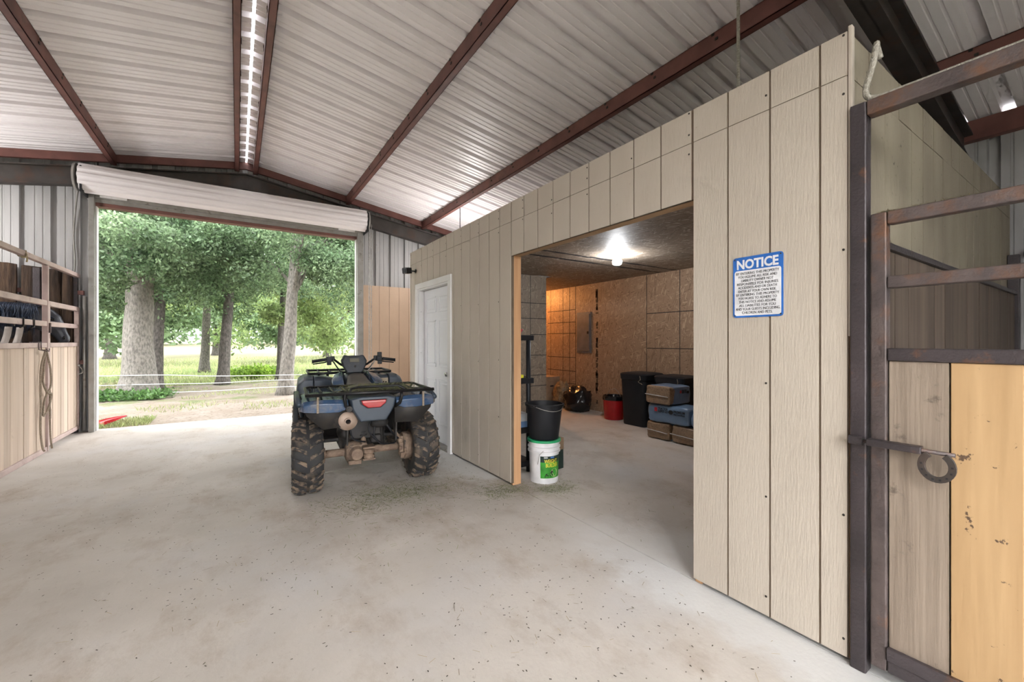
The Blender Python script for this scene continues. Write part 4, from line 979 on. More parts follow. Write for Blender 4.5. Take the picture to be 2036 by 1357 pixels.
# tank cover with blue side panels
secs = []
for yy, w, zt, zb in ((.50, .13, .90, .78), (.62, .15, .965, .78), (.75, .16, 1.0, .80), (.92, .16, 1.0, .82), (1.05, .14, .96, .84)):
    secs.append([(-w, yy, zb), (-w, yy, (zb+zt)/2), (-w*.7, yy, zt-.02), (0, yy, zt), (w*.7, yy, zt-.02), (w, yy, (zb+zt)/2), (w, yy, zb)])
B(MB().loft(secs), 'tank_cover', 'dark_plastic', smooth=True, sub=1)
for s_ in (-1, 1):
    mb = MB()
    mb.loft([[(s_*x, y, z) for x, y, z in q] for q in (
        [(.24, .40, .81), (.25, .44, .875), (.15, .42, .90), (.12, .40, .84)],
        [(.265, .55, .82), (.255, .60, .93), (.145, .58, .955), (.12, .55, .86)],
        [(.255, .72, .84), (.215, .76, .975), (.13, .75, 1.005), (.11, .72, .88)],
        [(.20, .98, .86), (.18, .98, .97), (.12, .98, .995), (.10, .98, .88)])])
    if s_ > 0: mb.f = [f[::-1] for f in mb.f]
    p = B(mb, 'side_panel', 'fender_blue', bevel=.008)
    B(MB().loft([[(s_*x, y, z) for x, y, z in q] for q in ([(.258, .455, .868), (.235, .455, .878), (.26, .60, .915), (.266, .58, .87)], [(.21, .50, .86), (.20, .50, .87), (.22, .60, .90), (.22, .58, .87)])]), 'air_vent', 'ink', p)
    # foot well and front fenders
    B(MB().prism([(.35, .34), (.95, .34), (.95, .38), (.35, .38)], lambda a, b, t: (t, a, b), s_*.18, s_*.50), 'foot_well', 'engine_dark', bevel=.01)
    mb = MB()
    mb.loft([[(s_*x, y, z) for x, y, z in q] for q in (
        [(.15, .98, .70), (.15, .97, .87), (.15, 1.02, .90), (.15, 1.10, .90)],
        [(.28, .95, .68), (.28, .95, .90), (.28, 1.0, .935), (.28, 1.30, .94)],
        [(.40, .94, .66), (.40, .94, .905), (.40, 1.0, .94), (.40, 1.30, .945)])])
    B(mb, 'front_inner_fender', 'fender_dark', bevel=.008)
    mb = MB()
    mb.loft([[(s_*x, y, z) for x, y, z in q] for q in (
        [(.405, .93, .60), (.405, .93, .915), (.405, 1.0, .95), (.405, 1.34, .955), (.405, 1.55, .85), (.405, 1.50, .80), (.405, 1.02, .80)],
        [(.50, .92, .58), (.50, .92, .91), (.50, .99, .945), (.50, 1.34, .95), (.50, 1.55, .84), (.50, 1.50, .80), (.50, 1.01, .78)],
        [(.575, .94, .56), (.565, .94, .86), (.555, 1.0, .905), (.555, 1.34, .91), (.555, 1.54, .80), (.57, 1.49, .77), (.575, 1.0, .74)])])
    B(mb, 'front_fender', 'fender_dark', bevel=.012)
    mb = MB(); mb.prism([(.93, .44), (.97, .44), (.95, .80), (.91, .80)], lambda a, b, t: (t, a, b), s_*.555, s_*.60); B(mb, 'fender_flap', 'dark_plastic', bevel=.006)
B(MB().box((.27, .938, .815), (.395, .948, .905)), 'warning_plate', 'tan_panel', bevel=.002)
B(MB().box((.28, .9372, .855), (.30, .9378, .868)).box((.31, .9372, .85), (.325, .9378, .868)).box((.335, .9372, .852), (.35, .9378, .868)).box((.36, .9372, .85), (.38, .9378, .864)), 'plate_mark', 'ink')
# front body and front rack
B(MB().loft([[(-.2, 1.0, .70), (-.2, 1.0, .90), (.2, 1.0, .90), (.2, 1.0, .70)], [(-.22, 1.45, .60), (-.22, 1.45, .88), (.22, 1.45, .88), (.22, 1.45, .60)], [(-.16, 1.62, .55), (-.16, 1.62, .74), (.16, 1.62, .74), (.16, 1.62, .55)]]), 'front_cowl', 'fender_blue', bevel=.02)
mb = MB(); zf = .975
mb.tube([(-.44, 1.03, zf), (-.45, 1.08, zf), (-.45, 1.6, zf), (.45, 1.6, zf), (.45, 1.08, zf), (.44, 1.03, zf), (.2, 1.03, zf), (.14, 1.10, zf), (-.14, 1.10, zf), (-.2, 1.03, zf), (-.44, 1.03, zf)], .015, 8)
for xx in (-.33, -.2, -.07, .07, .2, .33): mb.tube([(xx, 1.08, zf-.005), (xx, 1.6, zf-.005)], .008, 6)
for s_ in (-1, 1): mb.tube([(s_*.35, 1.2, zf), (s_*.33, 1.2, .93)], .012, 6)
mb.tube([(-.22, 1.66, .45), (-.22, 1.66, .85), (-.2, 1.6, zf)], .016, 8); mb.tube([(.22, 1.66, .45), (.22, 1.66, .85), (.2, 1.6, zf)], .016, 8); mb.tube([(-.22, 1.66, .62), (.22, 1.66, .62)], .014, 8)
B(mb, 'front_rack', 'rack_black', smooth=True)
# instrument pod and handlebars
ip = [(-.075, .985), (-.12, 1.06), (-.135, 1.12), (-.105, 1.175), (-.09, 1.185), (-.065, 1.175), (.065, 1.175), (.09, 1.185), (.105, 1.175), (.135, 1.12), (.12, 1.06), (.075, .985)]
B(MB().loft([[(x*k, yy+(z-1.1)*.25, 1.08+(z-1.08)*k) for x, z in ip] for yy, k in ((.80, .93), (.815, 1.), (.90, 1.), (.96, .7))]), 'instrument_pod', 'dark_plastic', bevel=.008)
B(MB().loft([[(-.05, .800, 1.105), (.05, .800, 1.105), (.05, .812, 1.148), (-.05, .812, 1.148)], [(-.045, .796, 1.108), (.045, .796, 1.108), (.045, .808, 1.145), (-.045, .808, 1.145)]]), 'display', 'lcd')
B(MB().lathe([(.012, -.004), (.012, .006)], 12, (.005, .782, 1.06), axis='y').box((.002, .765, 1.045), (.008, .78, 1.075)), 'key_switch', 'engine_dark')
mb = MB(); mb.tube([(-.42, .72, 1.125), (-.30, .76, 1.14), (-.22, .79, 1.145), (-.14, .84, 1.08), (-.06, .87, 1.04), (.06, .87, 1.04), (.14, .84, 1.08), (.22, .79, 1.145), (.30, .76, 1.14), (.42, .72, 1.125)], .0125, 10); mb.tube([(0, .95, .85), (0, .88, 1.05)], .025, 8)
hbar = B(mb, 'handlebar', 'rack_black', smooth=True)
for s_ in (-1, 1):
    B(MB().tube([(s_*.43, .717, 1.124), (s_*.425, .718, 1.124), (s_*.42, .72, 1.125), (s_*.305, .758, 1.140), (s_*.30, .76, 1.14)], [.020, .020, .017, .017, .021], 12), 'grip', 'black_plastic', hbar, smooth=True)
    mb = MB(); mb.box((s_*.26-.03, .745, 1.115), (s_*.26+.03, .80, 1.17)); mb.box((s_*.265-.02, .755, 1.08), (s_*.265+.025, .79, 1.12)); mb.box((s_*.225-.02, .775, 1.125), (s_*.225+.02, .815, 1.175))
    if s_ > 0: mb.box((.245, .765, 1.165), (.29, .81, 1.215))
    B(mb, 'switch_housing', 'black_plastic', hbar, bevel=.006)
    B(MB().tube(catmull([(s_*.25, .80, 1.125), (s_*.31, .80, 1.108), (s_*.38, .775, 1.10), (s_*.42, .755, 1.095)]), .0065, 6), 'brake_lever', 'black_plastic', hbar, smooth=True)
    B(MB().tube(catmull([(s_*.22, .80, 1.12), (s_*.17, .80, 1.04), (s_*.12, .85, .98), (s_*.08, .92, .94)]), .006, 6), 'control_cable', 'galv' if s_ > 0 else 'black_plastic', hbar, smooth=True)
    B(MB().tube(catmull([(s_*.23, .81, 1.13), (s_*.19, .83, 1.07), (s_*.14, .87, 1.0), (s_*.08, .94, .95)]), .006, 6), 'control_cable', 'black_plastic', hbar, smooth=True)

# hay lying on the rack
def blades(n, fn, lmin, lmax, w, zj=.01, lift=.0, bend=0.):
    vs = []; fs = []
    for i in range(n):
        x, y, z = fn(); a = random.uniform(0, 2*PI); L_ = random.uniform(lmin, lmax); dx, dy = math.cos(a)*L_/2, math.sin(a)*L_/2; nx, ny = -math.sin(a)*w/2, math.cos(a)*w/2
        dz = random.uniform(-lift, lift); k = len(vs); zz = z+random.uniform(0, zj)
        vs += [(x-dx-nx, y-dy-ny, zz-dz), (x-dx+nx, y-dy+ny, zz-dz), (x+dx+nx, y+dy+ny, zz+dz), (x+dx-nx, y+dy-ny, zz+dz)]; fs.append((k, k+1, k+2, k+3))
    m = MB(); m.v = vs; m.f = fs; return m
ca, sa = math.cos(R(-5)), math.sin(R(-5))
def on_rack():
    while True:
        x, y = random.gauss(.1, .2), random.uniform(-.33, .2)
        if abs(x) < .46: break
    return (1.02+x*ca-y*sa, 4.05+x*sa+y*ca, .895)
o = blades(900, on_rack, .04, .14, .004, .028, .012).build('hay_on_rack', 'hay_green'); tag(o, 'thin layer of green hay on the rear rack of the quad bike', 'hay', kind='stuff')

# ------------------------------------------------------------------ things in the storage room
def bucket(prof, n=36): return MB().lathe(prof, n, cap=False)
# white feed bucket
BX, BY = 2.475, 3.20
fb = thing('feed_bucket', 'white plastic feed bucket with a green lid and WEIGHT BUILDER label', 'bucket', (BX, BY, 0))
mb = MB(); mb.lathe([(.02, .0), (.132, .0), (.135, .01), (.143, .27), (.143, .285), (.157, .288), (.157, .30), (.145, .304), (.145, .325), (.157, .328), (.157, .34), (.145, .344), (.146, .37), (.155, .372), (.155, .39), (.02, .392)], 40)
B(mb, 'tub', 'bucket_white', fb, auto=30)
mb = MB(); mb.lathe([(.02, .391), (.158, .391), (.160, .385), (.162, .385), (.162, .405), (.15, .409), (.145, .403), (.02, .403)], 40); B(mb, 'lid', 'lid_green', fb, auto=30)
ang0 = math.atan2(0-BY, 0-BX)                     # toward the aisle
def cyl(u, z, dr=.0): a = ang0 + u/.142; r = .1362+(z-.01)*.0285+.0012+dr; return (r*math.cos(a), r*math.sin(a), z)
def cyl_patch(u0, u1, z0, z1, m, name, parent, dr=0, n=16):
    mb = MB(); mb.grid([[cyl(u0+(u1-u0)*k/n, z, dr) for k in range(n+1)] for z in (z0, z0+(z1-z0)/2, z1)]); return B(mb, name, m, parent, smooth=True)
lbl = cyl_patch(-.034, .19, .055, .262, 'label_green', 'label', fb)
cyl_patch(-.034, .19, .205, .262, 'label_dark', 'label_band', lbl, .0004)
cyl_patch(.0, .035, .245, .255, 'label_white', 'label_logo', lbl, .0008); cyl_patch(.062, .10, .245, .257, 'label_blue', 'label_logo', lbl, .0008)
def cyl_text(txt, size, uc, zc, m, name, dr=.001, width=None, bold=.0008):
    vs, fs = text_mesh(txt, size, bold=bold, extrude=0, width=width); mb = MB(); mb.add([cyl(uc+v[0], zc+v[1], dr) for v in vs], fs); return B(mb, name, m, lbl)
cyl_text('WEIGHT', .05, .07, .198, 'label_yellow', 'label_text', width=.135); cyl_text('BUILDER', .048, .085, .160, 'label_yellow', 'label_text', width=.135)
mb = MB(); pts = [cyl(.105+.04*math.cos(2*PI*k/20), .105+.04*math.sin(2*PI*k/20), .0006) for k in range(20)]; mb.add(pts, [tuple(range(20))]); B(mb, 'label_sun', 'label_pale', lbl)
# running horse silhouette print
hs = [(-.045, .062), (-.046, .075), (-.04, .088), (-.03, .10), (-.015, .103), (0, .101), (.01, .106), (.018, .12), (.024, .128), (.03, .126), (.034, .118), (.043, .108), (.041, .103), (.033, .107), (.027, .108), (.025, .098), (.024, .092), (.035, .086), (.042, .07), (.04, .069), (.031, .082), (.019, .085), (.016, .08), (.016, .062), (.013, .062), (.012, .08), (-.004, .084), (-.012, .08), (-.012, .064), (-.015, .064), (-.017, .08), (-.022, .086), (-.028, .08), (-.034, .064), (-.038, .064), (-.033, .082), (-.031, .092), (-.037, .085), (-.04, .074), (-.042, .063)]
cu = bpy.data.curves.new('h', 'CURVE'); cu.dimensions = '2D'; cu.fill_mode = 'BOTH'; s_ = cu.splines.new('POLY'); s_.points.add(len(hs)-1)
for p, (x, y) in zip(s_.points, hs): p.co = (x, y, 0, 1)
s_.use_cyclic_u = True; oo = bpy.data.objects.new('h', cu); me = bpy.data.meshes.new_from_object(oo)
mb = MB(); mb.add([cyl(.052+v.co.x, v.co.y+.0, .0012) for v in me.vertices], [tuple(p.vertices) for p in me.polygons]); bpy.data.objects.remove(oo); bpy.data.curves.remove(cu)
B(mb, 'label_horse_print', 'ink', lbl)
mb = MB(); mb.tube([(-.155*math.sin(R(20))*0-.10, -.12, .315)]+[(-.12-.03*math.sin(t), -.10+.0*t, .315-.12*math.sin(t)) for t in (0.3, .8, 1.3, 1.57)], .003, 6); B(mb, 'bail_handle', 'galv', fb, smooth=True)
# black bucket on top
bb = thing('black_bucket', 'black rubber bucket standing on the white feed bucket', 'bucket', (BX, BY, .411))
mb = MB(); mb.lathe([(.02, 0), (.135, 0), (.14, .006), (.168, .305), (.182, .309), (.184, .33), (.172, .332), (.162, .305), (.136, .012), (.02, .012)], 40, cap=False)
mb.v = [(x*(1.0 + (.06 if z > .3 and abs(math.atan2(y, x)+.9) < .3 else 0)), y*(1.0 + (.06 if z > .3 and abs(math.atan2(y, x)+.9) < .3 else 0)), z) for x, y, z in mb.v]
B(mb, 'tub', 'black_plastic', bb, auto=35)
B(MB().tube([(.18*math.cos(a), .18*math.sin(a), .322-.05*math.sin((k/12)*PI)) for k, a in enumerate([R(200+140*j/12) for j in range(13)])], .0035, 6), 'bail_handle', 'galv', bb, smooth=True)
# carton behind
ct = thing('feed_carton', 'small dark green carton behind the white feed bucket', 'carton', (2.80, 3.42, 0), R(12))
B(MB().box((-.06, -.05, 0), (.07, .05, .32)), 'carton_body', 'label_dark', ct, bevel=.003); B(MB().box((-.061, -.051, .20), (.071, .051, .3205)), 'carton_top_print', 'cardboard', ct)
# black shelf unit
SX0, SX1, SY0, SY1 = 2.235, 2.535, 3.47, 4.35
sh = thing('shelf_unit', 'black plastic shelf unit just inside the storage room opening', 'shelf', (2.37, 3.9, 0))
for z in (.06, .40, .905, 1.345): MB().box((SX0, SY0, z), (SX1+.02, SY1, z+.055)).build('shelf_board', 'black_plastic', sh, bevel=.006)
for x in (SX0+.035, SX1-.03):
    for y in (SY0+.03, SY1-.03):
        MB().tube([(x, y, 0), (x, y, 1.40)], .024, 14).build('post', 'black_plastic', sh, smooth=True)
tub = MB().lathe([(.02, 0), (.07, 0), (.095, .05), (.10, .05), (.10, .056), (.09, .056), (.066, .008), (.02, .008)], 24, (2.36, 3.56, 1.402), cap=False).build('red_tub', 'red_tub', None, auto=30); tag(tub, 'red plastic tub on the top of the black shelf unit', 'tub')
cady = thing('tool_tray', 'yellow tray with a black grip on the middle shelf of the black shelf unit', 'tray', (2.37, 3.58, .961))
MB().box((2.27, 3.50, .9605), (2.45, 3.68, .995)).build('tray', 'yellow_plastic', cady, bevel=.008)
MB().sphere((2.33, 3.58, 1.02), (.06, .05, .05), 14, 8).build('grip', 'black_plastic', cady, smooth=True)
bo = thing('spray_bottle', 'white bottle on the third shelf of the black shelf unit', 'bottle', (2.33, 3.52, .4555))
MB().lathe([(.02, .4555), (.045, .4555), (.047, .60), (.035, .65), (.015, .67), (.015, .72)], 18, (2.30, 3.54, 0)).build('bottle_body', 'jug_clear', bo, smooth=True)
MB().lathe([(.018, .70), (.018, .735)], 12, (2.30, 3.54, 0)).build('cap', 'black_plastic', bo)
bn = thing('storage_bin', 'translucent bin with blue contents on the third shelf of the black shelf unit', 'bin', (2.42, 3.56, .456))
MB().box((2.37, 3.49, .456), (2.505, 3.66, .60)).build('bin_body', 'jug_clear', bn, bevel=.006); MB().box((2.369, 3.489, .458), (2.506, 3.661, .52)).build('bin_contents', 'bin_blue', bn)
jg = thing('jug', 'clear jug with a blue label on the bottom shelf', 'jug', (2.33, 3.52, .1155))
MB().lathe([(.02, .1155), (.06, .1155), (.065, .13), (.065, .27), (.045, .32), (.02, .345), (.02, .37)], 20, (2.34, 3.56, 0)).build('jug_body', 'jug_clear', jg, smooth=True)
MB().lathe([(.0655, .17), (.0658, .25)], 20, (2.34, 3.56, 0), cap=False).build('jug_label', 'sign_blue', jg, smooth=True)
# electrical panel
ep = thing('breaker_panel', 'grey electrical breaker panel on the strand board back wall', 'electrical panel', (XB, 6.13, 1.5))
MB().box((XB-.02, 5.93, 1.105), (XB-.0013, 6.33, 1.91)).build('panel_frame', 'panel_grey', ep, bevel=.004)
dr_ = MB().box((XB-.032, 5.96, 1.14), (XB-.02, 6.30, 1.87)).build('panel_door', 'panel_grey', ep, bevel=.003)
MB().box((XB-.038, 5.975, 1.48), (XB-.032, 6.02, 1.53)).build('latch', 'ink', dr_)
# cardboard box, bags
cb = thing('cardboard_box', 'brown cardboard file box by the orange-lit wall', 'box', (5.51, 7.08, 0))
MB().box((5.31, 6.86, 0), (5.71, 7.3, .47)).build('box_body', 'cardboard', cb, bevel=.004); MB().box((5.30, 6.85, .47), (5.72, 7.31, .59)).build('lid', 'cardboard', cb, bevel=.004); MB().box((5.47, 6.8585, .38), (5.56, 6.861, .41)).build('hand_hole', 'ink', cb)
def lumpy(c, r, seed, amp=.12, n=36, m=24, flat=.0, fq=2.2, fold=0.):
    mb = MB(); mb.sphere((0, 0, 0), 1, n, m); out = []
    for x, y, z in mb.v:
        v = Vector((x, y, z)); d = 1+amp*mnoise.noise(v*fq+Vector((seed, 0, 0)))+fold*abs(mnoise.noise(v*6+Vector((0, seed, 0))))
        p = v*d; zz = max(p.z, -.78)*r[2]; out.append((c[0]+p.x*r[0], c[1]+p.y*r[1], c[2]+zz))
    mb.v = out; return mb
tb = thing('trash_bag', 'shiny black trash bag on the storage room floor', 'bag', (5.42, 6.0, 0))
lumpy((5.45, 6.0, .20), (.23, .28, .258), 3, .25, fold=.25).build('bag_body', 'bag_black', tb, smooth=True)
gb = lumpy((5.52, 6.54, .21), (.15, .17, .27), 9, .3, fold=.4).build('gold_bag', 'bag_gold', None, smooth=True); tag(gb, 'crumpled brown and gold bag behind the black trash bag', 'bag')
# red bucket
rb = thing('red_bucket', 'red bucket with a black liner beside the black bins', 'bucket', (5.42, 5.05, 0))
MB().lathe([(.02, 0), (.155, 0), (.16, .01), (.178, .375), (.17, .378), (.16, .36)], 32, (5.42, 5.05, 0), cap=False).build('tub', 'red_bucket', rb, auto=35)
MB().lathe([(.182, .33), (.186, .34), (.184, .40), (.172, .405), (.16, .36), (.15, .12), (.02, .11)], 32, (5.42, 5.05, 0), cap=False).build('liner', 'bag_black', rb, auto=35)
MB().tube([(5.42, 4.88, .385), (5.40, 4.93, .48), (5.38, 4.99, .53), (5.40, 5.12, .49), (5.42, 5.22, .385)], .004, 6).build('bail_handle', 'galv', rb, smooth=True)
# black lidded bins
def binn(y0, y1, x0, x1, h, lab):
    e = thing('lidded_bin', lab, 'bin', ((x0+x1)/2, (y0+y1)/2, 0), group='black bins in the storage room')
    cx, cy = (x0+x1)/2, (y0+y1)/2; mb = MB(); secs = []
    for z, k in ((0, .86), (.02, .88), (h*.86, .985), (h*.87, 1.03), (h*.93, 1.04), (h*.94, 1.0)):
        secs.append([(cx+p[0]*k, cy+p[1]*k, z) for p in rrect(x1-x0, y1-y0, .07, 4)])
    mb.loft(secs); mb.build('body', 'black_plastic', e, auto=35)
    mb = MB(); mb.loft([[(cx+p[0]*k, cy+p[1]*k, z) for p in rrect(x1-x0, y1-y0, .07, 4)] for z, k in ((h*.93, 1.05), (h*.965, 1.06), (h*.985, .98), (h, .7))]); mb.build('lid', 'black_plastic', e, auto=35)
    MB().tube(catmull([(x0-.012, cy-.17, h*.95), (x0-.025, cy-.19, h*.88), (x0-.02, cy-.15, h*.84), (x0-.015, cy-.22, h*.80)]), .004, 5).build('tie_string', 'rope_tan', e)
binn(4.22, 4.72, 5.2, 5.68, .84, 'black lidded bin next to the red bucket'); binn(3.62, 4.12, 5.28, 5.72, .83, 'black lidded bin behind the shavings bags')
# shavings bags
def bale(x0, x1, y0, y1, z0, z1, m, name, parent, seed):
    mb = MB(); nx, ny, nz = 10, 12, 7
    c = Vector(((x0+x1)/2, (y0+y1)/2, (z0+z1)/2)); h = Vector(((x1-x0)/2, (y1-y0)/2, (z1-z0)/2))
    mb.sphere((0, 0, 0), 1, 56, 36); out = []
    for x, y, z in mb.v:
        v = Vector((x, y, z)); e = .22
        f = lambda t: math.copysign(abs(t)**e, t)
        ph = math.asin(max(-1, min(1, z))); th = math.atan2(y, x)
        q = Vector((f(math.cos(ph))*f(math.cos(th)), f(math.cos(ph))*f(math.sin(th)), f(math.sin(ph))))
        d = 1+.05*mnoise.noise(q*2.5+Vector((seed, 0, 0)))+.025*mnoise.noise(q*8+Vector((seed, 5, 0)))
        p = Vector((q.x*h.x, q.y*h.y, q.z*h.z))*d; out.append((c.x+p.x, c.y+p.y, max(c.z+p.z, z0)))
    mb.v = out; return mb.build(name, m, parent, smooth=True)
def bag(lab, box, m1, endx=None, seed=1):
    x0, x1, y0, y1, z0, z1 = box; e = thing('shavings_bag', lab, 'bag', ((x0+x1)/2, (y0+y1)/2, z0), group='wood shavings bags in the storage room')
    if endx:
        bale(x0+.04, x1, y0, y1, z0, z1, 'bag_blue', 'bag_body', e, seed); bale(x0, x0+endx, y0+.004, y1-.004, z0+.002, z1-.004, 'bag_brown', 'bag_end', e, seed+2)
        MB().tube([(x0-.006, y1-.0, (z0+z1)/2), (x0-.012, (y0+y1)/2, (z0+z1)/2-.005), (x0-.006, y0+.03, (z0+z1)/2-.015)], .005, 5).build('seam', 'tie_clear', e)
    else: bale(*box, m1, 'bag_body', e, seed)
    return e
def print_bag(e, o, xdir, k=1., full=True):
    M = frame_m(o, xdir, (0, 0, 1))
    mb = MB(); mb.prism(rrect(.05*k, .06*k, .006), lambda x, y, t: M @ Vector((x-.20*k, y, t)), 0, .003); mb.build('print_logo', 'logo_red', e)
    mb = MB(); put_text(mb, 'TRACTOR', .048*k, M @ Matrix.Translation((-.075*k, .004*k, .001)), bold=.0015, width=.17*k); put_text(mb, 'SUPPLY CO', .048*k, M @ Matrix.Translation((-.075*k, -.036*k, .001)), bold=.0015, width=.17*k)
    mb.prism([(.05*k*math.cos(2*PI*i/20)*.8, .03*k*math.sin(2*PI*i/20)) for i in range(20)], lambda x, y, t: M @ Vector((x+.06*k, y-.012, t)), 0, .003)
    if full: put_text(mb, 'PREMIUM', .048*k, M @ Matrix.Translation((.2*k, -.015*k, .001)), bold=.0015, width=.18*k); put_text(mb, 'PINE SHAVINGS', .035*k, M @ Matrix.Translation((.2*k, -.05*k, .001)), bold=.001, width=.18*k)
    mb.build('print_text', 'ink', e)
b1 = bag('brown-ended shavings bag at the bottom left of the stack', (4.78, 5.22, 3.47, 3.855, 0, .235), None, .4, 1)
b2 = bag('brown-ended shavings bag at the bottom right of the stack', (4.78, 5.42, 3.07, 3.46, 0, .235), None, .6, 2)
b3 = bag('long blue shavings bag in the middle of the stack with its printed side out', (4.78, 5.12, 3.185, 3.83, .236, .478), 'bag_blue', None, 3)
b4 = bag('blue shavings bag in the middle layer by the opening edge', (4.78, 5.12, 2.52, 3.17, .236, .48), 'bag_blue', None, 4)
b5 = bag('top shavings bag of the stack with a brown end and blue side', (4.76, 5.23, 3.45, 3.845, .482, .732), None, .13, 5)
print_bag(b3, (4.771, 3.50, .41), (0, -1, 0), .9); print_bag(b5, (5.10, 3.441, .655), (1, 0, 0), .62, False)
print_bag(b4, (4.771, 2.93, .34), (0, -1, 0), .8, False)
# ceiling lamp
cl = thing('ceiling_lamp', 'bright bare white lamp on the storage room ceiling', 'lamp', (4.1, 3.76, 2.4))
MB().lathe([(.055, 2.449), (.055, 2.43), (.03, 2.42)], 20, (4.1, 3.76, 0)).build('lamp_base', 'white_paint', cl, smooth=True)
MB().lathe([(.02, 2.42), (.045, 2.40), (.062, 2.37), (.055, 2.335), (.03, 2.32), (.005, 2.317)], 20, (4.1, 3.76, 0)).build('bulb', 'bulb', cl, smooth=True)
wlp = thing('warm_lamp', 'warm bare bulb in the back corner behind the partition', 'lamp', (5.1, 7.7, 2.4))
MB().lathe([(.05, 2.449), (.05, 2.43), (.03, 2.42)], 20, (5.1, 7.7, 0)).build('lamp_base', 'white_paint', wlp, smooth=True)
MB().lathe([(.02, 2.42), (.045, 2.40), (.062, 2.37), (.055, 2.335), (.03, 2.32), (.005, 2.317)], 20, (5.1, 7.7, 0)).build('bulb', 'bulb_warm', wlp, smooth=True)
# added fill lamps, unseen behind the viewer, to brighten the aisle
for y, x, lab in ((-1.0, -1.5, 'added fill lamp over the left side behind the viewer'), (-1.0, .2, 'added fill lamp over the right side behind the viewer'), (-2.2, .1, 'added fill lamp near the open barn end')):
    e = thing('fill_lamp_near', lab, 'lamp', (x, y, 2.8), group='added fill lamps behind the viewer')
    MB().tube([(x, y, zr(x)), (x, y, 2.9)], .008, 6).build('cord', 'black_plastic', e)
    MB().sphere((x, y, 2.74), .15, 24, 16).build('globe', 'fill_glow_near', e, smooth=True)
    MB().lathe([(.03, 2.97), (.12, 2.95), (.22, 2.88), (.29, 2.78), (.31, 2.70), (.305, 2.70), (.285, 2.775), (.215, 2.872), (.115, 2.94), (.03, 2.96)], 32, (x, y, 0), cap=False).build('shade', 'galv', e, smooth=True)

for x, y, lab in ((-3.5, 7.3, 'added opal fill lamp over the left stall by the end wall'), (3.5, 7.1, 'added opal fill lamp hidden in the nook behind the storage room')):  # unseen fill lamps added to light the roof and walls from the far end
    e = thing('fill_lamp_far', lab, 'lamp', (x, y, 2.9), group='added fill lamps at the far end')
    MB().tube([(x, y, zr(x)), (x, y, 3.0)], .008, 6).build('cord', 'black_plastic', e)
    MB().sphere((x, y, 2.86), .185 if x < 0 else .14, 24, 16).build('globe', 'fill_glow_far', e, smooth=True)

# ------------------------------------------------------------------ trees and yard
def leaves(name, m, parent, blobs, size, seed=0, shell=.55):
    """blobs: (centre, (rx,ry,rz), count); folded six-point leaves filling the outer part of each blob"""
    r = np.random.default_rng(seed); C = []
    for c, rad, n in blobs:
        d = r.normal(size=(n, 3)); d /= np.linalg.norm(d, axis=1)[:, None]
        q = shell+(1-shell)*r.random(n)**.7; q *= 1+.18*r.normal(size=n)
        C.append(np.array(c)+d*q[:, None]*np.array(rad))
    C = np.concatenate(C); n = len(C)
    a = r.normal(size=(n, 3)); a[:, 2] -= .35; a /= np.linalg.norm(a, axis=1)[:, None]
    b = r.normal(size=(n, 3)); b[:, 2] += .9; nr = np.cross(a, b); nr /= np.linalg.norm(nr, axis=1)[:, None]; w = np.cross(nr, a)
    w = np.cross(nr, a); L_ = size*(.7+.6*r.random(n))
    tpl = np.array([(0, 0, 0), (.34, -.17, .05), (.72, -.25, .05), (1, 0, 0), (.72, .25, .05), (.34, .17, .05)])
    V = C[:, None, :] + L_[:, None, None]*(tpl[None, :, 0, None]*a[:, None, :] + tpl[None, :, 1, None]*w[:, None, :] + tpl[None, :, 2, None]*nr[:, None, :])
    V = V.reshape(-1, 3).astype(np.float32); V[:, 2] = np.maximum(V[:, 2], .02)
    base = (np.arange(n)*6)[:, None]; F = np.concatenate([base+np.array([[0, 1, 2, 3]]), base+np.array([[0, 3, 4, 5]])], axis=1).reshape(-1).astype(np.int32)
    me = bpy.data.meshes.new(name); me.vertices.add(n*6); me.vertices.foreach_set('co', V.ravel())
    me.loops.add(n*8); me.loops.foreach_set('vertex_index', F); me.polygons.add(n*2)
    me.polygons.foreach_set('loop_start', np.arange(0, n*8, 4, dtype=np.int32)); me.polygons.foreach_set('loop_total', np.full(n*2, 4, dtype=np.int32))
    me.update(calc_edges=True); me.materials.append(MATS[m]); o = bpy.data.objects.new(name, me); COL.objects.link(o)
    if parent is not None: o.parent = parent; off = wl(parent); o.location = -off
    return o
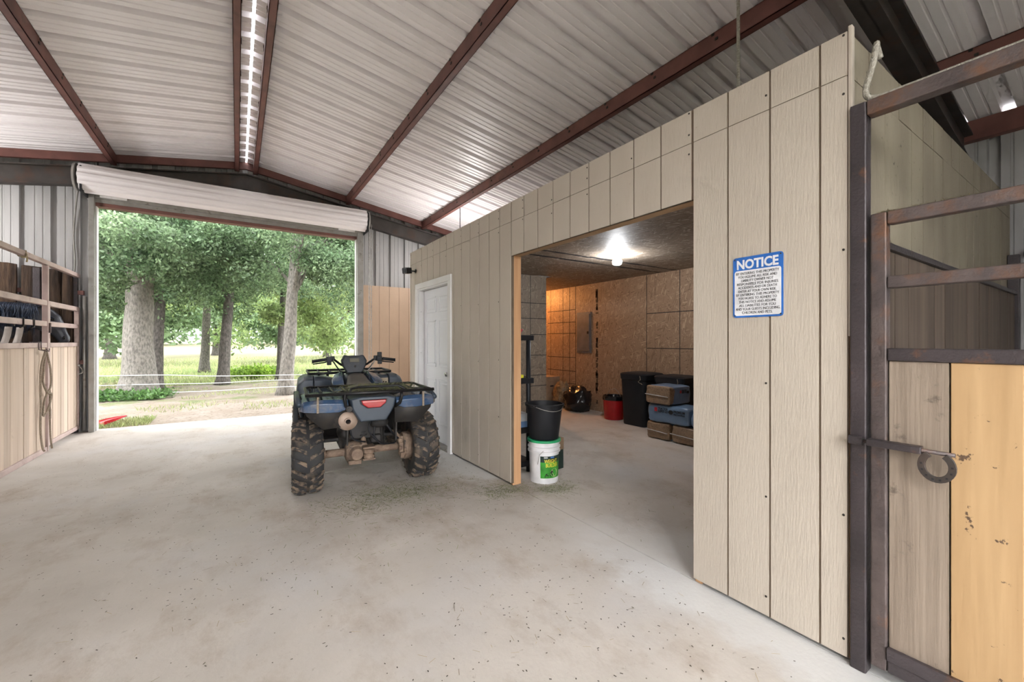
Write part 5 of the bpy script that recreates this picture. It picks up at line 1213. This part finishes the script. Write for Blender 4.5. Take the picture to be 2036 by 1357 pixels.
def tree(name, label, x, y, r, zf, lean, crown, cr, blobn, per, leafm='leaf', bark='bark', size=.15, seed=1, group='trees beyond the doorway', flare=1.5, rb=(.5, .9), branches=7, zmin=2.0):
    """trunk radius r, forks at zf, lean = dx,dy at the fork; crown = (cx,cy,cz) offset centre, cr = radii"""
    rd_ = random.Random(seed); g = hill(x, y); e = thing(name, label, 'tree', (x, y, g), group=group)
    mb = MB(); H = 6.5; pts = []; rs = []
    for k in range(15):
        z = H*(k/14)**1.25; t = z/zf; pts.append((x+lean[0]*t+.04*mnoise.noise(Vector((z, seed, 0))), y+lean[1]*t+.04*mnoise.noise(Vector((z, 0, seed))), g-.05+z))
        rs.append(r*(1+(flare-1)*math.exp(-z/.28))*(1-.55*min(1, z/H)))
    mb.tube(pts, rs, 18); 
    mb.v = [(vx+.09*r*mnoise.noise(Vector((vx*5, vy*5, vz*1.2))), vy+.09*r*mnoise.noise(Vector((vx*5+9, vy*5, vz*1.2))), vz) for vx, vy, vz in mb.v]
    mb.build('trunk', bark, e, smooth=True)
    bl = []; br = MB()
    for k in range(blobn):
        while True:
            d = Vector((rd_.uniform(-1, 1), rd_.uniform(-1, 1), rd_.uniform(-1, 1)))
            if .25 < d.length < 1: break
        c = (x+crown[0]+d.x*cr[0], y+crown[1]+d.y*cr[1], max(crown[2]+d.z*cr[2], zmin+.3*rd_.random())); s_ = rd_.uniform(*rb)
        bl.append((c, (s_*1.25, s_*1.25, s_*.8), per))
        if k % max(1, blobn//branches) == 0:
            zs = rd_.uniform(zf*.75, min(zf*1.5, 5)); t = zs/zf; st = Vector((x+lean[0]*t, y+lean[1]*t, g+zs)); md = (st+Vector(c))/2+Vector((0, 0, .25))
            br.tube(catmull([st, md, Vector(c)], 6), [r*.32*(1-.85*i/12) for i in range(13)], 7)
    br.build('branch', bark, e, smooth=True)
    leaves('foliage', leafm, e, bl, size, seed)['kind'] = 'stuff'
    return e
tree('oak_tree', 'thick grey oak trunk nearest the left side of the doorway', -2.1, 14.0, .345, 3.4, (.02, .1), (.3, -.1, 4.1), (3.1, 2.2, 1.7), 56, 1150, seed=1, size=.085, rb=(.35, .7))
tree('oak_tree', 'leaning grey oak in front of the quad bike handlebars', 1.0, 11.9, .165, 3.2, (.22, .1), (.75, .5, 3.9), (2.4, 2.0, 1.7), 40, 1050, seed=2, size=.08, rb=(.33, .62))
tree('oak_tree', 'dark straight oak trunk in the middle of the doorway', -.39, 15.8, .16, 3.5, (.22, .0), (.2, .2, 4.2), (2.7, 2.2, 1.8), 26, 850, bark='bark_dark', seed=3, size=.095, rb=(.35, .7))
tree('oak_tree', 'dark oak trunk standing right behind the thick grey oak', -1.93, 15.4, .15, 3.5, (.1, .3), (-1.2, .8, 3.9), (2.6, 2.0, 2.0), 30, 850, bark='bark_dark', seed=4, size=.10, rb=(.4, .75))
tree('oak_tree', 'dark oak trunk close behind the leaning grey oak', 1.2, 16.4, .115, 3.4, (.15, .2), (1.0, .8, 3.7), (2.6, 2.2, 2.2), 22, 800, bark='bark_dark', leafm='leaf_b', seed=5, size=.10, rb=(.4, .7))
tree('oak_tree', 'shorter dark oak trunk far left of the middle of the doorway', -1.2, 22.6, .18, 4., (.1, .2), (0, 0, 4.2), (3.8, 3., 2.8), 28, 480, bark='bark_dark', leafm='leaf_b', seed=6, size=.16, rb=(.6, 1.1), zmin=1.3)
tree('oak_tree', 'leafy tree beyond the right edge of the doorway', 4.6, 19.5, .26, 3.8, (.1, .2), (-.6, 0, 4.0), (3.2, 2.6, 3.0), 28, 480, bark='bark_dark', leafm='leaf_b', seed=7, size=.15, rb=(.5, 1.0), zmin=1.2)
tree('oak_tree', 'leafy tree beyond the left edge of the doorway', -6.2, 17.5, .28, 3.8, (.1, .2), (.6, 0, 3.6), (2.8, 2.4, 2.8), 44, 700, leafm='leaf', seed=8, size=.14, rb=(.5, 1.0), zmin=.9)
far_l = ['pale far tree at the left of the field', 'pale far tree between the thick oak and the middle oak', 'pale far tree right of the middle oak', 'pale far tree behind the leaning oak', 'pale far tree behind the quad bike', 'pale far tree at the right of the field', 'pale far tree furthest left', 'pale far tree in the middle distance']
for k, (x, y, s_) in enumerate(((-12, 34, 1.), (-7.5, 40, 1.05), (-1.5, 44, 1.1), (2.6, 30, .75), (6.0, 36, .95), (10, 42, 1.1), (-16, 30, 1.0), (-4.6, 32, .8))):
    tree('field_tree', far_l[k], x, y, .28*s_, 3.5, (0, .1), (0, 0, 4.4*s_), (3.8*s_, 3.2*s_, 3.2*s_), 24, 300, bark='bark_dark', leafm='leaf_far', size=.27, seed=20+k, group='far trees in the field', rb=(.8, 1.4), branches=4, zmin=1.2)
# distant wood behind the field
wd = []
for k in range(60): wd.append(((random.uniform(-60, 60), random.uniform(72, 84), 3+random.uniform(0, 5)), (4.5, 3.5, 3.5), 420))
o = leaves('distant_wood', 'leaf_far', None, wd, .8, 77); tag(o, 'pale wood along the far edge of the field', 'trees', kind='stuff')
# shrubs and ground plants
bs = thing('shrub', 'low bright lime-green shrub in the field', 'shrub', (.42, 17.6, 0))
MB().tube([(.42, 17.6, 0), (.42, 17.6, .25)], .03, 6).build('stem', 'bark_dark', bs)
leaves('foliage', 'leaf_lime', bs, [((.42+random.uniform(-.75, .75), 17.6+random.uniform(-.3, .3), .22), (.30, .3, .24), 260) for k in range(11)], .10, 5, .3)['kind'] = 'stuff'
o = leaves('ivy_patch', 'leaf_low', None, [((-2.1+random.uniform(-1.0, .55), 13.3+random.uniform(-.7, .25), .06), (.35, .35, .09), 190) for k in range(20)], .10, 6, .2); tag(o, 'low leafy ground plants at the foot of the thick grey oak', 'plants', kind='stuff')
# grass tufts
def tufts(n, fn, hmin, hmax, w):
    vs = []; fs = []
    for i in range(n):
        x, y = fn(); z = hill(x, y)-.01; a = random.uniform(0, PI); h = random.uniform(hmin, hmax); dx, dy = math.cos(a)*w, math.sin(a)*w; lx, ly = random.gauss(0, h*.35), random.gauss(0, h*.35); k = len(vs)
        vs += [(x-dx, y-dy, z), (x+dx, y+dy, z), (x+lx*.5+dx*.6, y+ly*.5+dy*.6, z+h*.6), (x+lx, y+ly, z+h)]; fs += [(k, k+1, k+2), (k, k+2, k+3)]
    m = MB(); m.v = vs; m.f = fs; return m
def gnear():
    if random.random() < .25: return (random.uniform(-2.3, -1.2), random.uniform(8.85, 9.6))
    while True:
        x, y = random.uniform(-5, 3), random.uniform(9.6, 18)
        if mnoise.noise(Vector((x*.8, y*.8, 3))) > .12 or y > 16: return (x, y)
o = tufts(9000, gnear, .03, .10, .006).build('grass_tufts', 'grass_blade'); tag(o, 'patchy grass growing in the dirt yard', 'grass', kind='stuff')
o = tufts(16000, lambda: (random.uniform(-14, 8), 16+22*random.random()**1.5), .06, .22, .012).build('field_grass', 'grass_blade'); tag(o, 'longer grass of the field behind the oaks', 'grass', kind='stuff')
# fence strands between the oaks
for k, (z1, z2, lab) in enumerate(((.50, .50, 'top white fence strand between the two grey oaks'), (.27, .38, 'middle white fence strand between the two grey oaks'), (.06, .21, 'lowest white fence strand between the two grey oaks'))):
    mb = MB(); mb.tube(catmull([(-7., 15.2, z1*.9), (-2.15, 13.62, z1), (-.5, 12.6, (z1+z2)/2-.02), (1.05, 11.66, z2), (4.8, 9.6, z2+.05)], 10), .0085, 6)
    tag(mb.build('fence_strand', 'wire_white', None, smooth=True), lab, 'fence wire', 'white fence strands')
# red scoop outside
mb = MB(); tp_ = [(-1.90, 9.02, .03), (-1.50, 9.32, .20)]
secs = []
for t, w, h in ((0, .11, .05), (.3, .10, .045), (.65, .065, .03), (1, .010, .008)):
    c = Vector((-1.80, 9.10, .02))*(1-t)+Vector((-1.52, 9.22, .11))*t; d = Vector((.35, .2, .12)).normalized(); r_ = Vector((-.5, .86, 0)); u = Vector((0, 0, 1))
    secs.append([c-r_*w, c-r_*w*.9+u*h, c-r_*w*.8+u*h*.6, c+u*h*-.05, c+r_*w*.8+u*h*.6, c+r_*w*.9+u*h, c+r_*w, c-u*.012])
mb.loft(secs); o = mb.build('scoop', 'red_plastic', None, auto=40); tag(o, 'red pointed plastic scoop lying outside the left side of the doorway', 'scoop')
MBs = MB().box((-.35, 14.05-1.6, .0), (-.05, 14.2-1.6, .05)); 

o = blades(160, lambda: (XG+random.gauss(-.005, .009), random.choice((random.uniform(.3, .58), random.gauss(.56, .02), random.uniform(-.8, .6))), 1.8462), .008, .035, .0016, .006, .003).build('rail_straw', 'hay_tan'); tag(o, 'dry straw wisps caught on the top rail of the right stall gate', 'straw', kind='stuff')
# ------------------------------------------------------------------ litter on the floor
def fl_any():
    while True:
        x, y = random.uniform(-1.9, 2.05), random.uniform(.2, 8.4)
        if random.random() < (.35+.65*max(0, mnoise.noise(Vector((x*.9, y*.9, 1)))*2)): return (x, y, .0015)
o = blades(2200, fl_any, .004, .013, .0045, .002).build('dark_litter', 'litter_dark'); tag(o, 'dark crumbs of mud and straw scattered over the concrete', 'litter', kind='stuff')
o = blades(700, fl_any, .012, .05, .0020, .003).build('straw_litter', 'hay_tan'); tag(o, 'thin straw bits scattered over the concrete', 'straw', kind='stuff')
def fl_hay():
    r = random.random()
    if r < .5: return (random.gauss(1.15, .32), random.gauss(3.62, .16), .0015)
    if r < .68: return (random.gauss(2.0, .14), random.gauss(3.16, .1), .0015)
    if r < .80: return (random.gauss(2.42, .12), random.gauss(2.95, .09), .0015)
    if r < .92: return (random.uniform(2.2, 4.6), random.uniform(1.2, 4.4), .0015)
    return (random.gauss(.9, .4), random.gauss(3.2, .35), .0015)
o = blades(2600, fl_hay, .010, .06, .0026, .004).build('green_hay', 'hay_green'); tag(o, 'green hay wisps on the concrete behind the quad bike', 'hay', kind='stuff')
